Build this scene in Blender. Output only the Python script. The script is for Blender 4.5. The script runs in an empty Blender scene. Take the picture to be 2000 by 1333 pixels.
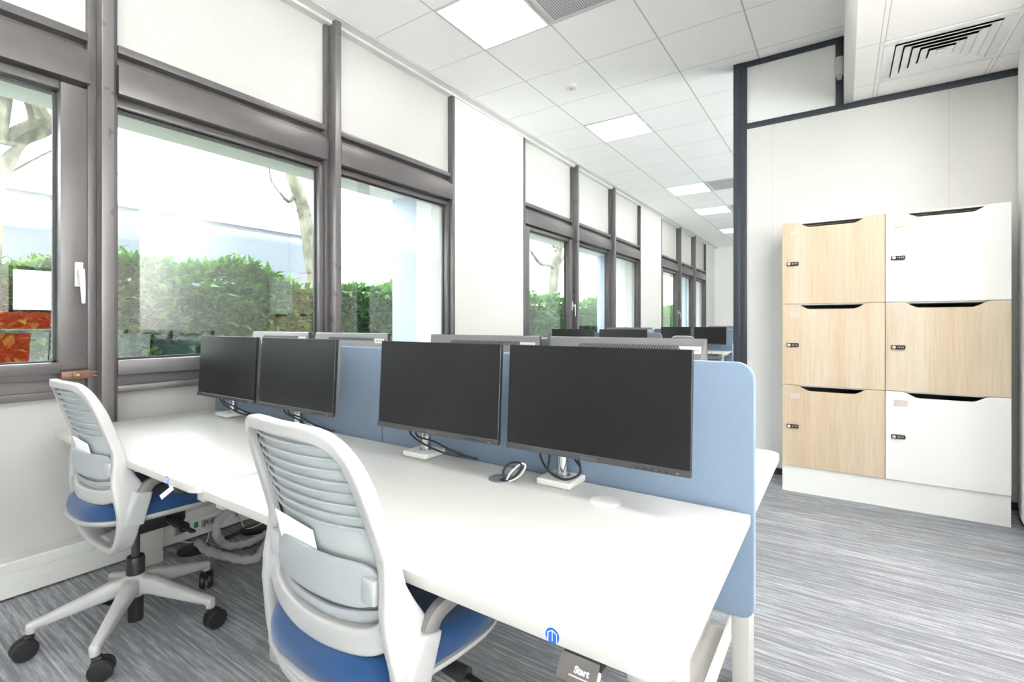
import bpy, bmesh, math, random
from mathutils import Vector, Matrix, Euler
random.seed(7)
R = math.radians
scene = bpy.context.scene
COL = scene.collection

# ------------------------------------------------------------------ camera frame of reference
CAM_Z, F_PX, YAW, HOR = 1.22, 960.0, R(33.8), 632.0
SN, CS = math.sin(YAW), math.cos(YAW)
def ray(u, v):
    r = (u - 1000.0) / F_PX
    return Vector((r * CS - SN, r * SN + CS, -(v - HOR) / F_PX))
def on_x(u, v, x):
    d = ray(u, v); k = x / d.x
    return Vector((x, d.y * k, CAM_Z + d.z * k))
def on_y(u, v, y):
    d = ray(u, v); k = y / d.y
    return Vector((d.x * k, y, CAM_Z + d.z * k))
def on_z(u, v, z):
    d = ray(u, v); k = (z - CAM_Z) / d.z
    return Vector((d.x * k, d.y * k, z))

# ------------------------------------------------------------------ materials
def lin(c):
    return tuple(((x / 255) / 12.92 if x / 255 <= 0.04045 else ((x / 255 + 0.055) / 1.055) ** 2.4) for x in c)
def nd(nt, t, **kw):
    n = nt.nodes.new(t)
    for k, v in kw.items():
        setattr(n, k, v)
    return n
def mth(nt, op, a, b=None, clamp=False):
    n = nt.nodes.new('ShaderNodeMath'); n.operation = op; n.use_clamp = clamp
    for i, x in enumerate((a, b)):
        if x is None: continue
        if isinstance(x, (int, float)): n.inputs[i].default_value = x
        else: nt.links.new(x, n.inputs[i])
    return n.outputs[0]
def mixc(nt, fac, a, b):
    n = nt.nodes.new('ShaderNodeMix'); n.data_type = 'RGBA'
    for s, x in ((n.inputs[0], fac), (n.inputs[6], a), (n.inputs[7], b)):
        if isinstance(x, (int, float)): s.default_value = x
        elif isinstance(x, tuple): s.default_value = x if len(x) == 4 else (*x, 1)
        else: nt.links.new(x, s)
    return n.outputs[2]
def base_mat(name):
    m = bpy.data.materials.new(name); m.use_nodes = True
    nt = m.node_tree; b = nt.nodes['Principled BSDF']
    return m, nt, b
def coords(nt, kind='Object', scale=(1, 1, 1)):
    tc = nd(nt, 'ShaderNodeTexCoord'); mp = nd(nt, 'ShaderNodeMapping')
    mp.inputs['Scale'].default_value = scale
    nt.links.new(tc.outputs[kind], mp.inputs['Vector'])
    return mp.outputs['Vector']
def noise(nt, vec, scale, detail=2, rough=0.5):
    n = nd(nt, 'ShaderNodeTexNoise'); n.inputs['Scale'].default_value = scale
    n.inputs['Detail'].default_value = detail; n.inputs['Roughness'].default_value = rough
    nt.links.new(vec, n.inputs['Vector'])
    return n.outputs['Fac']
def bump(nt, b, h, strength=0.2, dist=0.002):
    n = nd(nt, 'ShaderNodeBump'); n.inputs['Strength'].default_value = strength
    n.inputs['Distance'].default_value = dist
    nt.links.new(h, n.inputs['Height']); nt.links.new(n.outputs[0], b.inputs['Normal'])
def ramp(nt, fac, stops):
    n = nd(nt, 'ShaderNodeValToRGB'); e = n.color_ramp.elements
    while len(e) < len(stops): e.new(0.5)
    for el, (p, c) in zip(e, stops):
        el.position = p; el.color = (*c, 1)
    nt.links.new(fac, n.inputs[0]); return n.outputs[0]
def plain(name, rgb, rough=0.5, metal=0.0, var=0.03, nscale=40, bmp=0.0, bscale=300, spec=0.5, coat=0.0):
    m, nt, b = base_mat(name)
    c = lin(rgb); v = coords(nt)
    f = noise(nt, v, nscale)
    c2 = tuple(min(1, x * (1 + var)) for x in c); c1 = tuple(x * (1 - var) for x in c)
    nt.links.new(mixc(nt, f, c1, c2), b.inputs['Base Color'])
    b.inputs['Roughness'].default_value = rough; b.inputs['Metallic'].default_value = metal
    b.inputs['Specular IOR Level'].default_value = spec
    if coat: b.inputs['Coat Weight'].default_value = coat
    if bmp: bump(nt, b, noise(nt, v, bscale, 3), bmp, 0.001)
    return m

M = {}
M['wall'] = plain('white_wall_paint', (204, 203, 200), 0.6, var=0.01, bmp=0.03, bscale=150)
M['partition'] = plain('white_partition_panel', (218, 217, 215), 0.45, var=0.008)
M['locker_white'] = plain('white_locker_lacquer', (226, 226, 225), 0.42, var=0.008)
M['wall_lifted'] = plain('lifted_white_wall', (242, 242, 240), 0.5, var=0.008)  # white lifted in colour for walls that receive too little light
M['panel'] = plain('white_spandrel_panel', (182, 181, 179), 0.38, var=0.012)
M['frame'] = plain('anodised_window_frame', (102, 99, 100), 0.36, 0.35, var=0.08, nscale=12)
def patched():
    m, nt, b = base_mat('patched_grey_post'); v = coords(nt)
    n = noise(nt, v, 7.5, 3, 0.6)
    nt.links.new(ramp(nt, n, [(0.655, lin((116, 113, 114))), (0.665, lin((92, 94, 99)))]), b.inputs['Base Color'])
    b.inputs['Roughness'].default_value = 0.36; b.inputs['Metallic'].default_value = 0.35
    return m
M['post'] = patched()
M['frame_dark'] = plain('dark_window_gasket', (66, 64, 68), 0.5, 0.2, var=0.05)
M['slate'] = plain('slate_coated_profile', (58, 64, 72), 0.38, 0.2, var=0.03)
M['white'] = plain('white_lacquer', (206, 206, 204), 0.42, var=0.01)
M['desk'] = plain('white_desk_laminate', (192, 191, 188), 0.42, var=0.006, nscale=8)
M['desk_leg'] = plain('white_powder_coated_steel', (190, 188, 183), 0.45, var=0.015)
M['plastic'] = plain('white_chair_plastic', (172, 172, 172), 0.36, var=0.01)
M['grey_plastic'] = plain('light_grey_chair_plastic', (156, 160, 165), 0.5, var=0.02)
M['clip_grey'] = plain('pale_grey_clip_plastic', (170, 174, 176), 0.45, var=0.02)
M['arm_grey'] = plain('warm_grey_arm_plastic', (116, 113, 112), 0.45, var=0.03)
M['black'] = plain('black_plastic', (30, 30, 32), 0.45, var=0.08)
M['bezel'] = plain('dark_monitor_bezel', (62, 62, 66), 0.38, var=0.04)
M['housing'] = plain('monitor_rear_plastic', (112, 110, 112), 0.34, var=0.05, bmp=0.08, bscale=700)
M['side'] = plain('monitor_side_plastic', (27, 29, 34), 0.3, var=0.05)
M['chrome'] = plain('polished_aluminium', (205, 207, 212), 0.16, 1.0, var=0.02)
M['steel_grey'] = plain('brushed_grey_metal', (150, 152, 158), 0.35, 0.7, var=0.05)
M['rubber'] = plain('black_cable_rubber', (32, 33, 35), 0.5, var=0.05)
M['cream_cable'] = plain('cream_cable', (214, 204, 188), 0.5, var=0.03)
M['sleeve'] = plain('pale_grey_cable_sleeve', (166, 164, 166), 0.8, var=0.08, nscale=30, bmp=0.5, bscale=90)
M['dark_inside'] = plain('dark_locker_interior', (150, 142, 124), 0.7, var=0.05)
M['label_white'] = plain('translucent_label_holder', (200, 190, 184), 0.25, var=0.02)
M['label_grey'] = plain('silver_rear_label', (196, 193, 192), 0.4, var=0.02)
M['letter'] = plain('grey_lettering', (120, 118, 120), 0.5, var=0.02)
M['letter_dim'] = plain('dim_bezel_lettering', (104, 104, 108), 0.5, var=0.02)
M['letter_white'] = plain('white_lettering', (245, 245, 245), 0.5, var=0.01)
M['tag_grey'] = plain('dark_grey_tag', (88, 85, 83), 0.4, var=0.03)
M['blue_sticker'] = plain('blue_sticker', (28, 96, 200), 0.35, var=0.05)
M['paper'] = plain('white_paper', (242, 242, 245), 0.7, var=0.02)
M['paper_blue'] = plain('pale_blue_paper', (222, 230, 248), 0.6, var=0.02)
M['yellow'] = plain('yellow_tag', (222, 178, 40), 0.5, var=0.03)
M['green'] = plain('green_tag', (20, 140, 84), 0.5, var=0.03)
M['amber'] = plain('amber_led', (150, 84, 52), 0.4, var=0.02)
M['brown'] = plain('brown_lock_body', (116, 88, 74), 0.4, 0.3, var=0.05)
M['brass'] = plain('brass_lock_core', (214, 180, 96), 0.25, 0.9, var=0.05)
M['cable_grey'] = plain('grey_white_cable', (205, 203, 198), 0.5, var=0.02)
M['vent_slot'] = plain('grey_grille', (150, 152, 158), 0.6, var=0.05)
M['diffuser_white'] = plain('white_air_diffuser', (240, 241, 242), 0.4, var=0.01)
M['duct_dark'] = plain('dark_duct_lining', (88, 87, 95), 0.6, var=0.1)
M['concrete'] = plain('pale_exterior_render', (232, 238, 236), 0.8, var=0.03, nscale=6, bmp=0.1, bscale=60)
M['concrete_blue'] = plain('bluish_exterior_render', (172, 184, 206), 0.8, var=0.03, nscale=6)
M['building'] = plain('pale_blue_grey_cladding', (96, 102, 116), 0.7, var=0.02, nscale=3)
M['coping'] = plain('grey_coping_metal', (122, 132, 148), 0.5, var=0.03)
M['ground'] = plain('garden_soil', (176, 172, 156), 0.95, var=0.2, nscale=20)
M['paving'] = plain('pale_bounce_paving', (238, 237, 234), 0.9, var=0.04, nscale=4)  # for the unseen court, added to throw light up to the ceiling
M['red'] = plain('red_upholstery', (206, 42, 26), 0.7, var=0.06, bmp=0.2, bscale=500)
M['beige'] = plain('beige_bench_wood', (206, 180, 150), 0.5, var=0.05)
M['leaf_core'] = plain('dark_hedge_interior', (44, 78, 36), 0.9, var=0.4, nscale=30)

def fabric(name, rgb, var=0.12, sc=900, bstr=0.35):
    m, nt, b = base_mat(name); v = coords(nt)
    c = lin(rgb); n1 = noise(nt, v, sc, 2); n2 = noise(nt, v, 5, 2)
    f = mth(nt, 'ADD', mth(nt, 'MULTIPLY', n1, 0.75), mth(nt, 'MULTIPLY', n2, 0.25))
    nt.links.new(mixc(nt, f, tuple(x * (1 - var * 2) for x in c), tuple(min(1, x * (1 + var * 2)) for x in c)), b.inputs['Base Color'])
    b.inputs['Roughness'].default_value = 0.9
    b.inputs['Specular IOR Level'].default_value = 0.2
    b.inputs['Sheen Weight'].default_value = 0.25
    b.inputs['Sheen Roughness'].default_value = 0.5
    bump(nt, b, n1, bstr, 0.001)
    return m
M['blue_felt'] = fabric('blue_screen_felt', (116, 132, 153))
M['seat_blue'] = fabric('blue_seat_fabric', (31, 64, 106))

def screen_mat():
    m, nt, b = base_mat('matte_black_screen'); v = coords(nt)
    n = noise(nt, v, 1500, 2)
    nt.links.new(mixc(nt, n, lin((12, 12, 14)), lin((20, 20, 22))), b.inputs['Base Color'])
    b.inputs['Roughness'].default_value = 0.34
    b.inputs['Specular IOR Level'].default_value = 0.4
    return m
M['screen'] = screen_mat()

def mesh_fabric():
    m, nt, b = base_mat('grey_mesh_fabric'); v = coords(nt, 'Object', (1, 1, 1))
    w = nd(nt, 'ShaderNodeTexWave'); w.wave_type = 'BANDS'; w.bands_direction = 'X'
    w.inputs['Scale'].default_value = 130; nt.links.new(v, w.inputs['Vector'])
    w2 = nd(nt, 'ShaderNodeTexWave'); w2.wave_type = 'BANDS'; w2.bands_direction = 'Z'
    w2.inputs['Scale'].default_value = 130; nt.links.new(v, w2.inputs['Vector'])
    f = mth(nt, 'MULTIPLY', w.outputs['Fac'], w2.outputs['Fac'])
    nt.links.new(mixc(nt, f, lin((168, 174, 176)), lin((194, 199, 200))), b.inputs['Base Color'])
    b.inputs['Roughness'].default_value = 0.85
    bump(nt, b, f, 0.3, 0.001)
    return m
M['mesh'] = mesh_fabric()

def wood():
    m, nt, b = base_mat('pale_oak_laminate')
    tc = nd(nt, 'ShaderNodeTexCoord')
    oi = nd(nt, 'ShaderNodeObjectInfo')
    add = nd(nt, 'ShaderNodeVectorMath', operation='ADD')
    sc = nd(nt, 'ShaderNodeVectorMath', operation='SCALE'); sc.inputs['Scale'].default_value = 7.0
    cx = nd(nt, 'ShaderNodeCombineXYZ')
    for i in range(3): nt.links.new(oi.outputs['Random'], cx.inputs[i])
    nt.links.new(cx.outputs[0], sc.inputs[0])
    nt.links.new(tc.outputs['Object'], add.inputs[0]); nt.links.new(sc.outputs[0], add.inputs[1])
    mp = nd(nt, 'ShaderNodeMapping'); mp.inputs['Scale'].default_value = (26, 26, 1.3)
    nt.links.new(add.outputs[0], mp.inputs['Vector'])
    mp2 = nd(nt, 'ShaderNodeMapping'); mp2.inputs['Scale'].default_value = (9, 9, 0.25)
    nt.links.new(add.outputs[0], mp2.inputs['Vector'])
    g = noise(nt, mp.outputs[0], 3.0, 5, 0.6); s = noise(nt, mp2.outputs[0], 0.9, 1)
    st = ramp(nt, s, [(0.36, lin((203, 189, 170))), (0.5, lin((199, 182, 160))), (0.62, lin((193, 174, 149)))])
    gr = ramp(nt, g, [(0.35, (0.90, 0.875, 0.84)), (0.6, (1.0, 1.0, 1.0))])
    mx = nd(nt, 'ShaderNodeMix'); mx.data_type = 'RGBA'; mx.blend_type = 'MULTIPLY'; mx.inputs[0].default_value = 1.0
    nt.links.new(st, mx.inputs[6]); nt.links.new(gr, mx.inputs[7])
    nt.links.new(mx.outputs[2], b.inputs['Base Color']); b.inputs['Roughness'].default_value = 0.45
    return m
M['wood'] = wood()

def carpet():
    m, nt, b = base_mat('streaked_grey_carpet')
    tc = nd(nt, 'ShaderNodeTexCoord')
    def mapped(s):
        mp = nd(nt, 'ShaderNodeMapping'); mp.inputs['Scale'].default_value = s
        nt.links.new(tc.outputs['Object'], mp.inputs['Vector']); return mp.outputs[0]
    sp = nd(nt, 'ShaderNodeSeparateXYZ'); nt.links.new(tc.outputs['Object'], sp.inputs[0])
    def rows(pitch, xs, k):
        row = mth(nt, 'FLOOR', mth(nt, 'DIVIDE', sp.outputs['Y'], pitch))
        cb = nd(nt, 'ShaderNodeCombineXYZ')
        nt.links.new(mth(nt, 'MULTIPLY', sp.outputs['X'], xs), cb.inputs[0]); nt.links.new(mth(nt, 'MULTIPLY', row, k), cb.inputs[1])
        return noise(nt, cb.outputs[0], 1.0, 3, 0.7)
    s1 = rows(0.0075, 2.2, 17.31); s2 = rows(0.0045, 5.0, 9.77)
    patch = noise(nt, mapped((0.9, 3.0, 1)), 1.0, 1)
    fine = noise(nt, mapped((420, 420, 420)), 1.0, 2, 0.7)
    pile = noise(nt, mapped((150, 260, 150)), 1.0, 2, 0.7)
    a = mth(nt, 'ADD', mth(nt, 'MULTIPLY', s1, 0.6), mth(nt, 'MULTIPLY', s2, 0.25))
    a = mth(nt, 'ADD', a, mth(nt, 'MULTIPLY', patch, 0.15))
    a = mth(nt, 'ADD', a, mth(nt, 'MULTIPLY', mth(nt, 'SUBTRACT', fine, 0.5), 0.20))
    a = mth(nt, 'ADD', a, mth(nt, 'MULTIPLY', mth(nt, 'SUBTRACT', pile, 0.5), 0.18))
    c = ramp(nt, a, [(0.36, lin((118, 120, 126))), (0.50, lin((137, 139, 145))), (0.56, lin((164, 166, 171))), (0.70, lin((188, 190, 195)))])
    nt.links.new(c, b.inputs['Base Color']); b.inputs['Roughness'].default_value = 1.0
    b.inputs['Specular IOR Level'].default_value = 0.1
    bump(nt, b, fine, 0.5, 0.003)
    return m
M['carpet'] = carpet()

def tiles(name, x0, y0, rgb, wx=0.010, wy=0.006, double=False):
    m, nt, b = base_mat(name)
    tc = nd(nt, 'ShaderNodeTexCoord'); sp = nd(nt, 'ShaderNodeSeparateXYZ')
    nt.links.new(tc.outputs['Object'], sp.inputs[0])
    def dist(s, o):
        t = mth(nt, 'DIVIDE', mth(nt, 'SUBTRACT', s, o), 0.6)
        fr = mth(nt, 'FRACT', mth(nt, 'ADD', t, 0.5))
        return mth(nt, 'MULTIPLY', mth(nt, 'ABSOLUTE', mth(nt, 'SUBTRACT', fr, 0.5)), 0.6)
    dx, dy = dist(sp.outputs['X'], x0), dist(sp.outputs['Y'], y0)
    lx = mth(nt, 'LESS_THAN', dx, wx / 2)
    if double:
        e = mth(nt, 'ABSOLUTE', mth(nt, 'SUBTRACT', dx, wx / 2))
        lx = mth(nt, 'LESS_THAN', e, 0.0022)
    ly = mth(nt, 'LESS_THAN', dy, wy / 2)
    l = mth(nt, 'MAXIMUM', lx, ly)
    c = lin(rgb); n = noise(nt, tc.outputs['Object'], 260, 2)
    tile = mixc(nt, n, tuple(x * .985 for x in c), tuple(min(1, x * 1.01) for x in c))
    nt.links.new(mixc(nt, l, tile, lin((196, 196, 190))), b.inputs['Base Color'])
    b.inputs['Roughness'].default_value = 0.8
    bump(nt, b, mth(nt, 'SUBTRACT', 1.0, l), 0.5, 0.004)
    return m
M['ceil'] = tiles('white_ceiling_tiles', -0.56, 3.74, (250, 250, 249), 0.011, 0.006)
M['ceil_low'] = tiles('lower_ceiling_tiles', 0.205, 4.24, (248, 246, 244), 0.024, 0.005, True)

def grille():
    m, nt, b = base_mat('perforated_return_grille')
    v = coords(nt, 'Object', (1, 1, 1)); sp = nd(nt, 'ShaderNodeSeparateXYZ'); nt.links.new(v, sp.inputs[0])
    def cell(s):
        fr = mth(nt, 'FRACT', mth(nt, 'MULTIPLY', s, 62.0))
        return mth(nt, 'GREATER_THAN', fr, 0.35)
    h = mth(nt, 'MULTIPLY', cell(sp.outputs['X']), cell(sp.outputs['Y']))
    nt.links.new(mixc(nt, h, lin((206, 208, 210)), lin((112, 114, 120))), b.inputs['Base Color'])
    b.inputs['Roughness'].default_value = 0.6
    return m
M['grille'] = grille()

def glow(name, rgb, s):
    m, nt, b = base_mat(name)
    v = coords(nt); n = noise(nt, v, 3)
    nt.links.new(mixc(nt, n, tuple(x * .98 for x in rgb), rgb), b.inputs['Emission Color'])
    b.inputs['Base Color'].default_value = (.9, .9, .9, 1)
    b.inputs['Emission Strength'].default_value = s
    return m
LAMP = 3.3
M['lamp'] = glow('lit_lamp_diffuser', (1.0, 0.975, 0.94), LAMP)
M['lamp_added'] = glow('lit_lamp_diffuser_low_ceiling', (1.0, 0.975, 0.94), LAMP * 2.2)  # stronger glow of added unseen panels, brightening their areas

def glass():
    m = bpy.data.materials.new('window_glass'); m.use_nodes = True
    nt = m.node_tree; nt.nodes.clear()
    out = nd(nt, 'ShaderNodeOutputMaterial'); mix = nd(nt, 'ShaderNodeMixShader')
    tr = nd(nt, 'ShaderNodeBsdfTransparent'); gl = nd(nt, 'ShaderNodeBsdfGlossy')
    tr.inputs['Color'].default_value = (0.955, 0.985, 0.975, 1)
    gl.inputs['Roughness'].default_value = 0.0; gl.inputs['Color'].default_value = (0.95, 1, 0.98, 1)
    g = nd(nt, 'ShaderNodeNewGeometry'); dot = nd(nt, 'ShaderNodeVectorMath', operation='DOT_PRODUCT')
    nt.links.new(g.outputs['Incoming'], dot.inputs[0]); nt.links.new(g.outputs['Normal'], dot.inputs[1])
    c = mth(nt, 'ABSOLUTE', dot.outputs['Value'])
    p = mth(nt, 'POWER', mth(nt, 'SUBTRACT', 1.0, c, True), 5.0)
    f = mth(nt, 'ADD', mth(nt, 'MULTIPLY', p, 0.85), 0.13, True)
    nt.links.new(f, mix.inputs[0]); nt.links.new(tr.outputs[0], mix.inputs[1]); nt.links.new(gl.outputs[0], mix.inputs[2])
    nt.links.new(mix.outputs[0], out.inputs['Surface'])
    return m
M['glass'] = glass()

def leaf_mat():
    m = bpy.data.materials.new('laurel_leaves'); m.use_nodes = True
    nt = m.node_tree; nt.nodes.clear()
    out = nd(nt, 'ShaderNodeOutputMaterial'); mix = nd(nt, 'ShaderNodeMixShader'); mix.inputs[0].default_value = 0.35
    pb = nd(nt, 'ShaderNodeBsdfPrincipled'); tl = nd(nt, 'ShaderNodeBsdfTranslucent')
    g = nd(nt, 'ShaderNodeNewGeometry')
    c = ramp(nt, g.outputs['Random Per Island'], [(0.0, lin((30, 72, 27))), (0.45, lin((56, 106, 37))), (0.8, lin((84, 133, 45))), (1.0, lin((112, 155, 56)))])
    nt.links.new(c, pb.inputs['Base Color']); nt.links.new(c, tl.inputs['Color'])
    pb.inputs['Roughness'].default_value = 0.35
    nt.links.new(pb.outputs[0], mix.inputs[1]); nt.links.new(tl.outputs[0], mix.inputs[2])
    nt.links.new(mix.outputs[0], out.inputs['Surface'])
    return m
M['leaf'] = leaf_mat()

def bark():
    m, nt, b = base_mat('mottled_plane_bark'); v = coords(nt, 'Object', (1, 1, 0.5))
    n = noise(nt, v, 7, 4, 0.6)
    nt.links.new(ramp(nt, n, [(0.36, lin((76, 73, 63))), (0.5, lin((104, 101, 88))), (0.62, lin((136, 132, 116)))]), b.inputs['Base Color'])
    b.inputs['Roughness'].default_value = 0.9; bump(nt, b, n, 0.4, 0.01)
    return m
M['bark'] = bark()
M['twig'] = plain('thin_dark_twigs', (84, 72, 60), 0.9, var=0.1)

# ------------------------------------------------------------------ mesh builder
class MB:
    def __init__(s): s.bm = bmesh.new()
    def box(s, lo, hi, bev=0.0, seg=2, mi=0, mat=None):
        lo, hi = Vector(lo), Vector(hi)
        r = bmesh.ops.create_cube(s.bm, size=1.0)
        vs = r['verts']; c = (lo + hi) / 2; d = hi - lo
        for v in vs: v.co = Vector((v.co.x * d.x, v.co.y * d.y, v.co.z * d.z)) + c
        fs = list({f for v in vs for f in v.link_faces})
        if bev > 0:
            es = list({e for v in vs for e in v.link_edges})
            rb = bmesh.ops.bevel(s.bm, geom=es, offset=min(bev, min(abs(x) for x in d) * 0.49), segments=seg, profile=0.5, affect='EDGES', clamp_overlap=True)
            fs = list({f for v in rb['verts'] for f in v.link_faces} | {f for f in fs if f.is_valid})
        for f in fs: f.material_index = mi
        if mat is not None:
            for v in {v for f in fs for v in f.verts}: v.co = mat @ v.co
        return s
    def prism(s, poly, axis, a, b, mi=0, bev=0.0, seg=2, mat=None):
        """poly: list of 2D points; axis 'x','y','z' is the extrusion axis from a to b."""
        def P(p, t):
            return {'x': Vector((t, p[0], p[1])), 'y': Vector((p[0], t, p[1])), 'z': Vector((p[0], p[1], t))}[axis]
        va = [s.bm.verts.new(P(p, a)) for p in poly]; vb = [s.bm.verts.new(P(p, b)) for p in poly]
        n = len(poly); fs = [s.bm.faces.new(va), s.bm.faces.new(list(reversed(vb)))]
        for i in range(n):
            fs.append(s.bm.faces.new((va[i], vb[i], vb[(i + 1) % n], va[(i + 1) % n])))
        bmesh.ops.recalc_face_normals(s.bm, faces=fs)
        allf = set(fs)
        if bev > 0:
            es = list({e for f in fs[:2] for e in f.edges})
            rb = bmesh.ops.bevel(s.bm, geom=es, offset=bev, segments=seg, profile=0.5, affect='EDGES', clamp_overlap=True)
            allf = {f for f in allf if f.is_valid} | set(rb['faces'])
        for f in allf: f.material_index = mi
        if mat is not None:
            for v in {v for f in allf for v in f.verts}: v.co = mat @ v.co
        return s
    def rings(s, rr, closed_loop=False, cap=True, mi=0):
        vs = [[s.bm.verts.new(p) for p in ring] for ring in rr]
        n = len(vs[0]); m = len(vs); fs = []
        for i in range(m if closed_loop else m - 1):
            A, B = vs[i], vs[(i + 1) % m]
            for j in range(n):
                fs.append(s.bm.faces.new((A[j], A[(j + 1) % n], B[(j + 1) % n], B[j])))
        if cap and not closed_loop:
            fs.append(s.bm.faces.new(list(reversed(vs[0])))); fs.append(s.bm.faces.new(vs[-1]))
        bmesh.ops.recalc_face_normals(s.bm, faces=fs)
        for f in fs: f.material_index = mi
        return s
    def sweep(s, pts, sizes, normals, closed=False, n=12, power=2.6, mi=0):
        """sizes: (in-plane width, thickness along the normal) for each point."""
        pts = [Vector(p) for p in pts]; m = len(pts); rr = []
        for i in range(m):
            if closed: t = pts[(i + 1) % m] - pts[i - 1]
            else: t = pts[min(i + 1, m - 1)] - pts[max(i - 1, 0)]
            t.normalize(); nn = Vector(normals[i])
            side = t.cross(nn).normalized(); nn = side.cross(t).normalized()
            w, h = sizes[i]; ring = []
            for k in range(n):
                a = 2 * math.pi * k / n; ca, sa = math.cos(a), math.sin(a)
                x = math.copysign(abs(ca) ** (2 / power), ca) * w / 2
                y = math.copysign(abs(sa) ** (2 / power), sa) * h / 2
                ring.append(pts[i] + side * x + nn * y)
            rr.append(ring)
        return s.rings(rr, closed, True, mi)
    def tube(s, pts, r, n=8, mi=0, closed=False):
        pts = [Vector(p) for p in pts]; m = len(pts)
        rad = r if isinstance(r, (list, tuple)) else [r] * m
        t0 = (pts[1] - pts[0]).normalized()
        up = Vector((0, 0, 1)) if abs(t0.z) < 0.9 else Vector((1, 0, 0))
        rr = []
        for i in range(m):
            t = (pts[min(i + 1, m - 1)] - pts[max(i - 1, 0)]).normalized()
            up = (up - t * up.dot(t)).normalized(); b = t.cross(up)
            rr.append([pts[i] + (up * math.cos(2 * math.pi * k / n) + b * math.sin(2 * math.pi * k / n)) * rad[i] for k in range(n)])
        return s.rings(rr, False, True, mi)
    def lathe(s, prof, center=(0, 0, 0), n=24, mi=0, axis='z'):
        """prof: list of (radius, height) from bottom to top, closed by caps."""
        c = Vector(center); rr = []
        for r, h in prof:
            ring = []
            for k in range(n):
                a = 2 * math.pi * k / n
                p = (r * math.cos(a), r * math.sin(a), h)
                if axis == 'x': p = (h, r * math.cos(a), r * math.sin(a))
                if axis == 'y': p = (r * math.cos(a), h, r * math.sin(a))
                ring.append(c + Vector(p))
            rr.append(ring)
        return s.rings(rr, False, True, mi)
    def mesh(s, name, mats, angle=32):
        me = bpy.data.meshes.new(name); s.bm.to_mesh(me); s.bm.free()
        for m in (mats if isinstance(mats, (list, tuple)) else [mats]): me.materials.append(m)
        me.polygons.foreach_set('use_smooth', [True] * len(me.polygons))
        me.set_sharp_from_angle(angle=R(angle))
        return me
    def build(s, name, mats, parent=None, loc=None, angle=32, **tags):
        o = bpy.data.objects.new(name, s.mesh(name, mats, angle)); COL.objects.link(o)
        if parent is not None: o.parent = parent
        if loc is not None:
            o.location = loc
        for k, v in tags.items(): o[k] = v
        return o

def recentre(o, p):
    """move a mesh object's origin to p (its parent's frame) without moving its geometry"""
    p = Vector(p); o.data.transform(Matrix.Translation(-p)); o.location = o.location + p
    return o

def catmull(pts, per=6, closed=False):
    P = [Vector(p) for p in pts]; n = len(P); out = []
    for i in range(n if closed else n - 1):
        if closed: p0, p1, p2, p3 = P[i - 1], P[i], P[(i + 1) % n], P[(i + 2) % n]
        else: p0, p1, p2, p3 = P[max(i - 1, 0)], P[i], P[i + 1], P[min(i + 2, n - 1)]
        for k in range(per):
            t = k / per
            out.append(0.5 * ((2 * p1) + (p2 - p0) * t + (2 * p0 - 5 * p1 + 4 * p2 - p3) * t * t + (3 * p1 - p0 - 3 * p2 + p3) * t ** 3))
    if not closed: out.append(P[-1])
    return out
def interp(x, tab):
    if x <= tab[0][0]: return tab[0][1]
    for (a, ya), (b, yb) in zip(tab, tab[1:]):
        if x <= b: return ya + (yb - ya) * (x - a) / (b - a)
    return tab[-1][1]
def round_poly(x0, z0, x1, z1, rads, n=6):
    """rads: radii at (x0,z0),(x1,z0),(x1,z1),(x0,z1)"""
    out = []
    for (cx, cz, r, a0) in ((x0, z0, rads[0], 180), (x1, z0, rads[1], 270), (x1, z1, rads[2], 0), (x0, z1, rads[3], 90)):
        if r <= 0: out.append((cx, cz)); continue
        ox = cx + (r if cx == x0 else -r); oz = cz + (r if cz == z0 else -r)
        for k in range(n + 1):
            a = R(a0 + 90 * k / n); out.append((ox + r * math.cos(a), oz + r * math.sin(a)))
    return out
def voxel_meld(me, size, smooth=6):
    """melt overlapping pieces of one moulded part into a single skin"""
    o = bpy.data.objects.new('tmp', me); COL.objects.link(o)
    m = o.modifiers.new('r', 'REMESH'); m.mode = 'VOXEL'; m.voxel_size = size
    s = o.modifiers.new('s', 'SMOOTH'); s.factor = 0.5; s.iterations = smooth
    dg = bpy.context.evaluated_depsgraph_get(); ev = o.evaluated_get(dg)
    new = bpy.data.meshes.new_from_object(ev)
    bpy.data.objects.remove(o)
    new.materials.clear()
    for x in me.materials: new.materials.append(x)
    new.polygons.foreach_set('use_smooth', [True] * len(new.polygons))
    return new
def thing(name, label, cat, loc=(0, 0, 0), rz=0.0, group=None, kind=None):
    o = bpy.data.objects.new(name, None); COL.objects.link(o)
    o.empty_display_size = 0.1
    o.location = loc; o.rotation_euler = (0, 0, rz)
    return tag(o, label, cat, group, kind)
def tag(o, label=None, cat=None, group=None, kind=None):
    if label: o['label'] = label
    if cat: o['category'] = cat
    if group: o['group'] = group
    if kind: o['kind'] = kind
    return o
def kids(o): return [c for c in bpy.data.objects if c.parent == o]
def copy_tree(o, parent=None):
    c = o.copy(); COL.objects.link(c)
    if parent is not None: c.parent = parent
    for ch in kids(o): copy_tree(ch, c)
    return c
def dup(o, label, loc, rz=None, group=None):
    c = copy_tree(o); c.location = loc
    if rz is not None: c.rotation_euler = (0, 0, rz)
    c['label'] = label
    if group: c['group'] = group
    return c
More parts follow.
